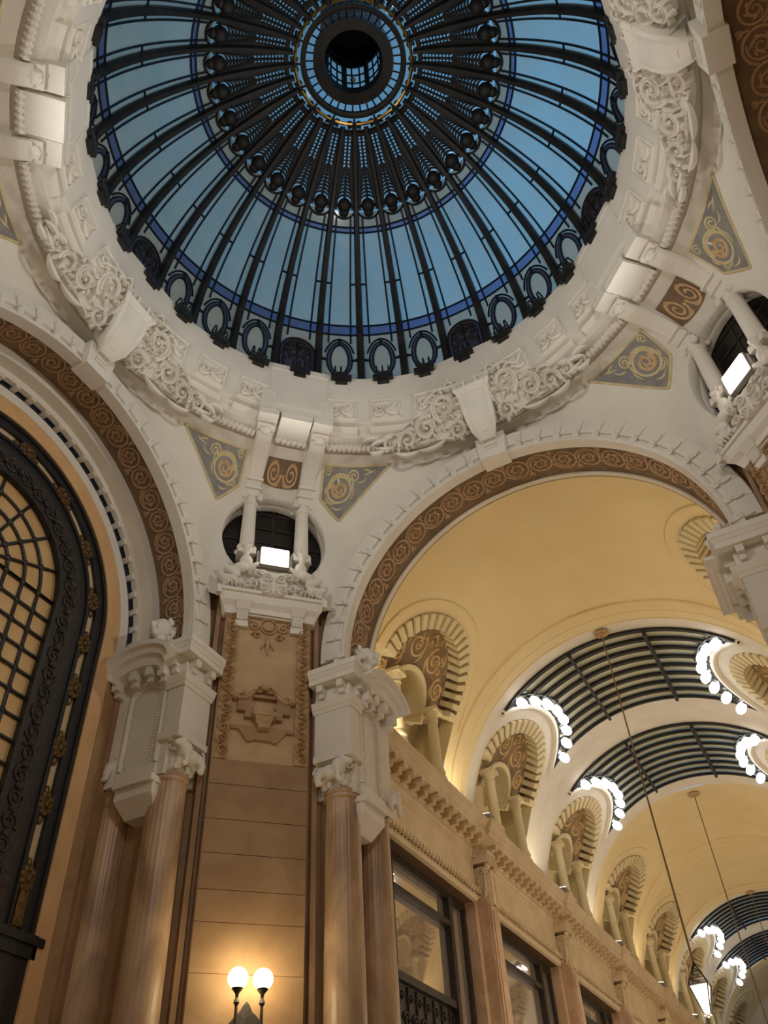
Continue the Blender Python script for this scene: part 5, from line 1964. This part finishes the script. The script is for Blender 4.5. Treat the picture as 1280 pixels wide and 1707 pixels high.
def leaf_strip(g, w):
    mb = MB()
    n = int(2 * w / 0.11)
    for i in range(n):
        x = -w + (i + 0.5) * 2 * w / n
        mb.box(x - 0.032, x + 0.032, *sorted((g * 2.885, g * 2.95)), 6.56, 6.63)
        mb.ell((x, g * 2.95, 6.51), (0.045, 0.04, 0.04), 6, 4)
    return mb
HWN = HB - 0.19
me_fr = {g: mesh_of(frieze(g, HWN), 'frieze', 'store_stone') for g in (-1, 1)}
me_ls = {g: mesh_of(leaf_strip(g, HWN), 'leaf_moulding', 'store_stone') for g in (-1, 1)}
me_ff = {g: mesh_of(frieze_frame(g, HWN), 'panel_frame', 'store_stone') for g in (-1, 1)}
def win_frame(g):
    mb = MB()
    w = HWN - 0.16
    def yb(x0, x1, y0, y1, z0, z1):
        a, b = sorted((g * y0, g * y1))
        mb.box(x0, x1, a, b, z0, z1)
    yb(-w, w, 3.14, 3.28, 6.28, 6.42)
    yb(-w, -w + 0.10, 3.14, 3.28, 0, 6.3)
    yb(w - 0.10, w, 3.14, 3.28, 0, 6.3)
    for x in (-1.0, 1.0):
        yb(x - 0.06, x + 0.06, 3.10, 3.28, 0, 6.3)
    yb(-1.0, 1.0, 3.10, 3.28, 5.86, 5.94)
    yb(-1.0, 1.0, 3.12, 3.28, 4.76, 4.86)
    yb(-1.0, 1.0, 3.12, 3.28, 4.10, 4.20)
    return mb
def win_grille(g):
    mb = MB()
    a, b = sorted((g * 3.2, g * 3.26))
    mb.box(-0.94, 0.94, a, b, 4.20, 4.76)
    fn = lambda u, v, h: (u, g * (3.20 - h), v)
    for i in range(7):
        x = -0.80 + i * 0.266
        for s in (-1, 1):
            mb.stroke([(x + s * u, v) for u, v in spiral(0.06, 4.48 + 0.12 * s, 0.10, 0.02, 0, 1.4, 14)], 0.018, 0.03, fn)
        mb.stroke([(x, 4.22), (x, 4.48), (x, 4.74)], 0.012, 0.03, fn)
    return mb
def win_jamb(g):
    mb = MB()
    w = HWN
    for s in (-1, 1):
        a, b = sorted((s * (w - 0.17), s * (w + 0.02)))
        mb.box(a, b, *sorted((g * 2.97, g * 3.3)), 0, 6.42)
    mb.box(-w, w, *sorted((g * 2.97, g * 3.3)), 6.40, 6.47)
    return mb
def win_pane(x0, x1, z0, z1, g):
    return MB().box(x0, x1, *sorted((g * 3.20, g * 3.215)), z0, z1)
w_ = HWN - 0.16
PN = {g: [mesh_of(win_pane(*q, g), 'window_pane', 'shop_glass') for q in ((-0.94, 0.94, 5.94, 6.28), (-0.94, 0.94, 4.86, 5.86), (-0.94, 0.94, 0.5, 4.10), (1.06, w_ - 0.10, 0.5, 6.28), (-w_ + 0.10, -1.06, 0.5, 6.28))] for g in (-1, 1)}
me_wf = {g: mesh_of(win_frame(g), 'window_frame', 'iron_brown') for g in (-1, 1)}
me_wg = {g: mesh_of(win_grille(g), 'iron_grille', 'iron_brown') for g in (-1, 1)}
me_wj = {g: mesh_of(win_jamb(g), 'marble_jamb', 'store_marble') for g in (-1, 1)}
for g in (1, -1):
    side = 'left' if g > 0 else 'right'
    t = thing('gallery_cornice', f'long tan stone cornice with modillions along the {side} side of the gallery', 'cornice')
    obj('cornice_moulding', corn_run(5.06, XE, g), 'store_stone', t)
    for b in range(1, NB):
        x = VX0 + VM * b
        obj('cornice_break', corn_run(x - 0.24, x + 0.24, g, 0.07), 'store_stone', t)
    if g > 0:
        for b in range(NB - 1):
            n = 13
            for i in range(n):
                x = VX0 + VM * b + 0.30 + (VM - 0.6) * i / (n - 1)
                o = link('modillion', me_mod[g], t)
                o.location.x = x
    for b in range(1, 7 if g > 0 else 4):
        x = VX0 + VM * b
        t = thing('pilaster', f'{ORD[b - 1]} carved shopfront pilaster from the crossing, {side} side of the gallery', 'pilaster', (x, 0, 0), 0, 'shopfront pilasters')
        link('pilaster_shaft', me_pils[g], t)
        link('carved_capital', me_pilc[g], t)
    for b in range(0, 6 if g > 0 else 4):
        cx = VX0 + VM * (b + 0.5)
        t = thing('shop_window', f'{ORD[b]} dark framed shop window from the crossing, {side} side of the gallery', 'window', (cx, 0, 0), 0, 'shop windows')
        link('window_frame', me_wf[g], t)
        link('iron_grille', me_wg[g], t)
        link('marble_jamb', me_wj[g], t)
        fz = link('frieze', me_fr[g], t)
        link('leaf_moulding', me_ls[g], fz)
        link('panel_frame', me_ff[g], fz)
        for m_ in PN[g]:
            link('window_pane', m_, t)
struct('wall_left_main', MB().box(5.0, XE, 3.29, 3.9, 0, 7.75), 'store_stone')
struct('wall_right_main', MB().box(5.0, XE, -3.9, -3.29, 0, 7.75), 'store_stone')
# cornice floodlights
def flood_small():
    bd = MB().box(-0.10, 0.10, -0.07, 0.07, 0.0, 0.03)
    bd.add([(-0.09, -0.06, 0.03), (0.09, -0.06, 0.03), (0.09, 0.07, 0.03), (-0.09, 0.07, 0.03), (-0.11, -0.10, 0.17), (0.11, -0.10, 0.17), (0.11, 0.04, 0.19), (-0.11, 0.04, 0.19)],
           [(0, 3, 2, 1), (4, 5, 6, 7), (0, 1, 5, 4), (1, 2, 6, 5), (2, 3, 7, 6), (3, 0, 4, 7)])
    fc = MB().add([(-0.10, -0.095, 0.176), (0.10, -0.095, 0.176), (0.10, 0.035, 0.196), (-0.10, 0.035, 0.196)], [(0, 1, 2, 3)])
    return bd, fc
a_, b2_ = flood_small()
me_fsb = mesh_of(a_, 'housing', 'lamp_body')
me_fsf = mesh_of(b2_, 'lit_face', 'flood_face')
for g in (1, -1):
    for b in range(1, 7):
        x = VX0 + VM * b
        if g > 0:
            t = thing('cornice_floodlight', f'{ORD[b - 1]} small floodlight from the crossing standing on the left gallery cornice', 'floodlight', (x + 0.05, 2.70, 7.74), 0, 'cornice floodlights')
            link('housing', me_fsb, t)
            link('lit_face', me_fsf, t)
        light('cornice_uplight', 'SPOT', (x - 0.45, g * 2.85, 7.92), L_CORNICE, (1.0, 0.84, 0.55), 0.08, aim=(x - 0.5, g * 1.9, 12), spot=R(160))
    light('cornice_uplight', 'SPOT', (6.0, g * 2.85, 7.92), L_CORNICE, (1.0, 0.84, 0.55), 0.08, aim=(6.1, g * 1.9, 12), spot=R(160))
# hanging lanterns
def rosette():
    mb = MB()
    for i in range(10):
        a = 2 * pi * i / 10
        mb.ell((0.10 * cos(a), 0.10 * sin(a), -0.03), (0.055, 0.055, 0.03), 8, 6)
        mb.ell((0.05 * cos(a + .3), 0.05 * sin(a + .3), -0.06), (0.035, 0.035, 0.03), 7, 5)
    mb.lathe([(0.0, -0.12), (0.03, -0.10), (0.02, -0.05), (0.09, 0.0), (0.0, 0.02)], 12)
    return mb
me_ros = mesh_of(rosette(), 'ceiling_rosette', 'stone_relief', True)
def lantern_cage():
    mb = MB()
    W0, W1 = 0.17, 0.06
    top, wid, bot = 0.80, 0.48, 0.0
    c0 = [(W0, W0), (-W0, W0), (-W0, -W0), (W0, -W0)]
    c1 = [(W1, W1), (-W1, W1), (-W1, -W1), (W1, -W1)]
    for (a, b), (c, d) in zip(c0, c1):
        mb.tube([(0.03 * (1 if a > 0 else -1), 0.03 * (1 if b > 0 else -1), top), (a, b, wid)], 0.012, 5)
        mb.tube([(a, b, wid), (c, d, bot)], 0.012, 5)
    for i in range(4):
        a, b = c0[i], c0[(i + 1) % 4]
        mb.tube([(a[0], a[1], wid), (b[0], b[1], wid)], 0.013, 5)
        c, d = c1[i], c1[(i + 1) % 4]
        mb.tube([(c[0], c[1], bot), (d[0], d[1], bot)], 0.012, 5)
        for t in (0.33, 0.66):
            k = 1 - t * 0.75
            mb.tube([(a[0] * k, a[1] * k, wid + (top - wid) * t), (b[0] * k, b[1] * k, wid + (top - wid) * t)], 0.008, 4)
    mb.lathe([(0.0, top + 0.10), (0.02, top + 0.06), (0.04, top)], 8)
    mb.ell((0, 0, -0.02), (0.03, 0.03, 0.03), 8, 6)
    return mb
me_lc = mesh_of(lantern_cage(), 'lantern_cage', 'iron')
me_lg = mesh_of(MB().frustum((-0.045, 0.045, -0.045, 0.045), (-0.15, 0.15, -0.15, 0.15), 0.03, 0.46), 'lit_glass', 'lantern_glass')
me_lr = mesh_of(MB().frustum((-0.155, 0.155, -0.155, 0.155), (-0.025, 0.025, -0.025, 0.025), 0.485, 0.80), 'roof_pane', 'dark_pane')
for i, x in enumerate((9.72, 17.9, 26.1)):
    t = thing('hanging_lantern', ['tapered lit lantern on a long cord from the nearest ceiling rosette', 'lantern cord hanging from the middle ceiling rosette of the gallery', 'lantern cord hanging from the farthest ceiling rosette'][i], 'lantern', (x, 0, 4.42), 0, 'hanging lanterns')
    t_sc = 0.78
    for n_, m_ in (('lantern_cage', me_lc), ('lit_glass', me_lg)):
        o = link(n_, m_, t)
        o.scale = (t_sc, t_sc, t_sc)
        o.location.z = 0.10
    o = link('ceiling_rosette', me_ros, t)
    o.location.z = 11.11 - 4.42
    obj('cord', MB().tube([(0, 0, 0.78), (0, 0, 3.8), (0, 0, 6.62)], [0.017, 0.015, 0.013], 6), 'cord', t)
    light('lantern_light', 'POINT', (x, 0, 4.40), L_LANTERN, WARM, 0.15)
# ================================================================= left arch: iron screen
scr = thing('iron_screen', 'large black iron arched screen with lattice panes and bronze bosses', 'screen', (0, 0, 0), pi / 2)
SZ = 8.10
def ann(r0, r1, x0, x1, zb, n=48):
    # arched band with straight legs down to zb
    path = [(-1, zb)] + [None] * 0
    mb = MB()
    def pts(r):
        return [(-r, zb), (-r, (zb + SZ) / 2)] + [(r * cos(pi - pi * i / n), SZ + r * sin(pi - pi * i / n)) for i in range(n + 1)] + [(r, (zb + SZ) / 2), (r, zb)]
    a, b = pts(r0), pts(r1)
    k = len(a)
    vs_ = [(x0, y, z) for y, z in a] + [(x0, y, z) for y, z in b] + [(x1, y, z) for y, z in a] + [(x1, y, z) for y, z in b]
    fs = []
    for i in range(k - 1):
        fs += [(i, i + 1, k + i + 1, k + i), (2 * k + i, 3 * k + i, 3 * k + i + 1, 2 * k + i + 1), (i, 2 * k + i, 2 * k + i + 1, i + 1), (k + i, k + i + 1, 3 * k + i + 1, 3 * k + i)]
    fs += [(0, k, 3 * k, 2 * k), (k - 1, 3 * k - 1, 4 * k - 1, 2 * k - 1)]
    return mb.add(vs_, fs)
wl_root = struct_root('wall_left_inner', pi / 2)
obj('inner_archivolt', ann(2.50, 2.66, 4.90, 4.98, 7.6), 'plaster_white', wl_root)
obj('shadow_gap', ann(2.38, 2.80, 5.03, 5.16, 7.6), 'iron_brown', wl_root)  # dark band, the shade of the groove is put into its colour
mb = MB()
for i in range(30):
    a = pi * (i + 0.5) / 30
    g = 0.016
    for q in (0,):
        p = []
        for r in (2.47, 2.51):
            for w in (a - g, a + g):
                for x in (4.91, 5.035):
                    p.append((x, r * cos(w), SZ + r * sin(w)))
        mb.add(p, [(0, 1, 3, 2), (4, 6, 7, 5), (0, 4, 5, 1), (2, 3, 7, 6), (0, 2, 6, 4), (1, 5, 7, 3)])
obj('dentil_row', mb, 'plaster_white', wl_root)
obj('cream_band', ann(2.27, 2.42, 4.995, 5.12, 7.0), 'plaster', wl_root)
obj('orange_band', ann(2.03, 2.28, 5.00, 5.14, 0.0), 'orange_wall', wl_root)
mb = MB()
for s in (-1, 1):
    mb.box(4.99, 5.12, *sorted((s * 2.24, s * 2.62)), 0, 7.6)
obj('stone_jamb', mb, 'stone', wl_root)
mb = MB()
for s in (-1, 1):
    mb.box(4.94, 5.02, *sorted((s * 2.40, s * 2.62)), 0, 7.5)
obj('stone_pilaster', mb, 'stone_dark', wl_root)
obj('outer_frame', ann(1.86, 2.05, 5.05, 5.16, 4.5), 'iron', scr)
obj('frame_bead', ann(1.98, 2.04, 5.02, 5.08, 4.5), 'iron', scr)
obj('frame_bead', ann(1.84, 1.89, 5.02, 5.08, 4.5), 'iron', scr)
obj('slot_pane', ann(1.68, 1.87, 5.07, 5.09, 4.5), 'strip_pane', scr)
obj('middle_frame', ann(1.54, 1.72, 5.05, 5.14, 4.5), 'iron', scr)
obj('frame_bead', ann(1.67, 1.72, 5.02, 5.08, 4.5), 'iron', scr)
obj('carved_frame', ann(1.18, 1.56, 5.03, 5.14, 4.5), 'iron_brown', scr)
obj('frame_bead', ann(1.16, 1.21, 4.98, 5.05, 4.5), 'iron', scr)
mb = MB()
fn = lambda u, v, h: (5.035 - h, u, v)
for i in range(17):
    a = pi * (i + 0.5) / 17
    c = (1.37 * cos(a), SZ + 1.37 * sin(a))
    mb.stroke(spiral(c[0], c[1], 0.11, 0.02, a, 1.5 * (1 if i % 2 else -1), 18), taper(0.026, 0.016), 0.03, fn)
    mb.ell((5.01, c[0] + 0.13 * -sin(a), c[1] + 0.13 * cos(a)), (0.04, 0.05, 0.05), 7, 5)
for s in (-1, 1):
    for j in range(14):
        z = SZ - 0.16 - j * 0.25
        mb.stroke(spiral(s * 1.37, z, 0.11, 0.02, j, 1.5 * (1 if j % 2 else -1), 18), taper(0.026, 0.016), 0.03, fn)
        mb.ell((5.01, s * 1.37, z - 0.125), (0.04, 0.05, 0.05), 7, 5)
obj('frame_carving', mb, 'iron_brown', scr, True)
def boss():
    mb = MB()
    rnd = random.Random(2)
    mb.ell((0, 0, 0), (0.05, 0.075, 0.10), 10, 8)
    for i in range(9):
        a = 2 * pi * i / 9
        mb.ell((-0.03, 0.07 * cos(a), 0.10 * sin(a)), (0.035, 0.035, 0.04), 7, 5)
    mb.ell((-0.05, 0, 0), (0.03, 0.035, 0.045), 8, 6)
    mb.ell((-0.0, 0, 0.16), (0.03, 0.04, 0.06), 8, 6)
    mb.ell((-0.0, 0, -0.16), (0.03, 0.04, 0.06), 8, 6)
    return mb
me_boss = mesh_of(boss(), 'bronze_boss', 'bronze', True)
BP = [(1.775 * cos(R(a)), SZ + 1.775 * sin(R(a)), R(a)) for a in (-4, 20, 45, 70, 94, 118, 143, 167, 188)]
for s in (-1, 1):
    BP += [(s * 1.775, z, 0 if s > 0 else pi) for z in (7.22, 6.45, 5.78, 5.0)]
for y, z, a in BP:
    o = link('bronze_boss', me_boss, scr)
    o.location = (5.06, y, z)
    o.rotation_euler.x = a
for s in (-1, 1):
    obj('bronze_foot', MB().box(5.02, 5.08, s * 1.775 - 0.07, s * 1.775 + 0.07, 4.55, 5.05), 'bronze', scr)
mb = MB().box(5.0, 5.2, -2.08, 2.08, 4.30, 4.52)
mb.box(4.97, 5.2, -2.14, 2.14, 4.42, 4.50)
mb.box(5.03, 5.2, -2.03, 2.03, 0.0, 4.30)
obj('transom_beam', mb, 'iron', scr)
# lattice
RR = [0.0, 0.42, 0.68, 0.93, 1.18]
NSP = 8
bars = MB()
for r in RR[1:-1]:
    bars.tube([(5.06, r * cos(pi * i / 24), SZ + r * sin(pi * i / 24)) for i in range(25)], 0.022, 6)
for i in range(NSP + 1):
    a = pi * i / NSP
    bars.tube([(5.06, 0.16 * cos(a), SZ + 0.16 * sin(a)), (5.06, 1.2 * cos(a), SZ + 1.2 * sin(a))], 0.022, 6)
YS_ = [-1.18, -0.93, -0.68, -0.42, -0.14, 0.14, 0.42, 0.68, 0.93, 1.18]
for y in YS_[1:-1]:
    bars.tube([(5.06, y, SZ + 0.02), (5.06, y, 4.5)], 0.022, 6)
ZL = [SZ - 0.265 * i for i in range(14)]
for z in ZL:
    bars.tube([(5.06, -1.2, z), (5.06, 1.2, z)], 0.022, 6)
nodes = bars
for y in YS_[1:-1]:
    for z in ZL:
        nodes.ell((5.055, y, z), (0.03, 0.042, 0.042), 6, 4)
for r in RR[1:-1]:
    for i in range(NSP + 1):
        a = pi * i / NSP
        nodes.ell((5.055, r * cos(a), SZ + r * sin(a)), (0.03, 0.042, 0.042), 6, 4)
obj('lattice_bars', bars, 'iron', scr)
for j in range(4):
    for i in range(NSP):
        a0, a1 = pi * i / NSP + 0.006, pi * (i + 1) / NSP - 0.006
        r0, r1 = RR[j] + 0.004, RR[j + 1] - 0.004
        p = arcpts(0, SZ, r0, a0, a1, 4) + arcpts(0, SZ, r1, a1, a0, 4)
        q = MB().prism(p, lambda u, v, w: (w, u, v), 5.075 + 0.003 * ((i + j) % 3), 5.09 + 0.003 * ((i + j) % 3))
        obj('lattice_pane', q, 'lattice_pane', scr)
pane_cache = {}
for i in range(9):
    for j in range(13):
        wd = round(YS_[i + 1] - YS_[i] - 0.008, 3)
        if wd not in pane_cache:
            pane_cache[wd] = mesh_of(MB().box(0, 0.015, -wd / 2, wd / 2, -0.128, 0.128), 'lattice_pane', 'lattice_pane')
        o = link('lattice_pane', pane_cache[wd], scr)
        o.location = (5.075 + 0.003 * ((i + j) % 3), (YS_[i] + YS_[i + 1]) / 2, (ZL[j] + ZL[j + 1]) / 2)
mb = MB().box(5.17, 5.30, -3.2, 3.2, 0, 11.4)
struct('wall_left_far', mb, 'stone', rz=pi / 2)

# ================================================================= right arch and the space behind the viewer (closed, off frame)
mb = MB().box(5.3, 5.5, -3.2, 3.2, 0, 11.4)
struct('wall_right_far', mb, 'stone', rz=-pi / 2)
for rz in (pi, -pi / 2):
    mb = MB()
    mb.grid(lambda u, v: (4.9 + (9.0 if rz == pi else 0.5) * v, VR * cos(pi * u), VZ + VR * sin(pi * u)), 32, 4)
    for s in (-1, 1):
        mb.grid(lambda u, v, s=s: (4.9 + (9.0 if rz == pi else 0.5) * v, s * VR, VZ * u), 2, 4)
    o = struct('ceiling_back' if rz == pi else 'ceiling_right', mb, 'vault_yellow', True, rz)
    o.rotation_euler.z = rz
mb = MB().grid(lambda u, v: (5.0, 2.6 * cos(pi * u) * (1 - v) + 3.3 * cos(pi * u) * v, ZS + 2.6 * sin(pi * u) * (1 - v) + 3.3 * sin(pi * u) * v), 32, 1)
me_cl = mesh_of(mb, 'arch_closure', 'plaster')
for i, rz in enumerate((pi, -pi / 2)):
    o = link('trim_%d' % (7 + i), me_cl)
    o.rotation_euler.z = rz
    tag(o, kind='structure')
mb = MB().box(-14.1, -13.9, -3.4, 3.4, 0, 11.3)
struct('wall_back_far', mb, 'plaster')
# plain pier behind the viewer so the crossing stays closed
for k in (1, 2):
    mb = MB().box(4.95, 5.2, -1.0, 1.0, 0, 9.05)
    struct('wall_' + DIAG_NAMES[k] + '_lower', mb, 'stone', rz=pi / 4 + k * pi / 2)

# jamb walls behind the columns of each arch
JN = 0
for k in range(4):
    for q in (-1, 1):
        JN += 1
        mb = MB()
        a, b = sorted((q * 2.80, q * 3.05))
        mb.box(4.14, 5.14, a, b, 0, 8.12)
        struct('wall_side_%d' % JN, mb, 'stone_dark', rz=k * pi / 2)
# ================================================================= added fill lights from below, standing in for unseen shops and lamps
for x, q in ((-9.0, 0.5), (-2.2, 0.5), (7.5, 0.8), (13.5, 1.4), (21.0, 1.4)):
    light('low_fill_light', 'POINT', (x, 0.0, 3.6), L_FILL * q, (1.0, 0.86, 0.68), 0.5)
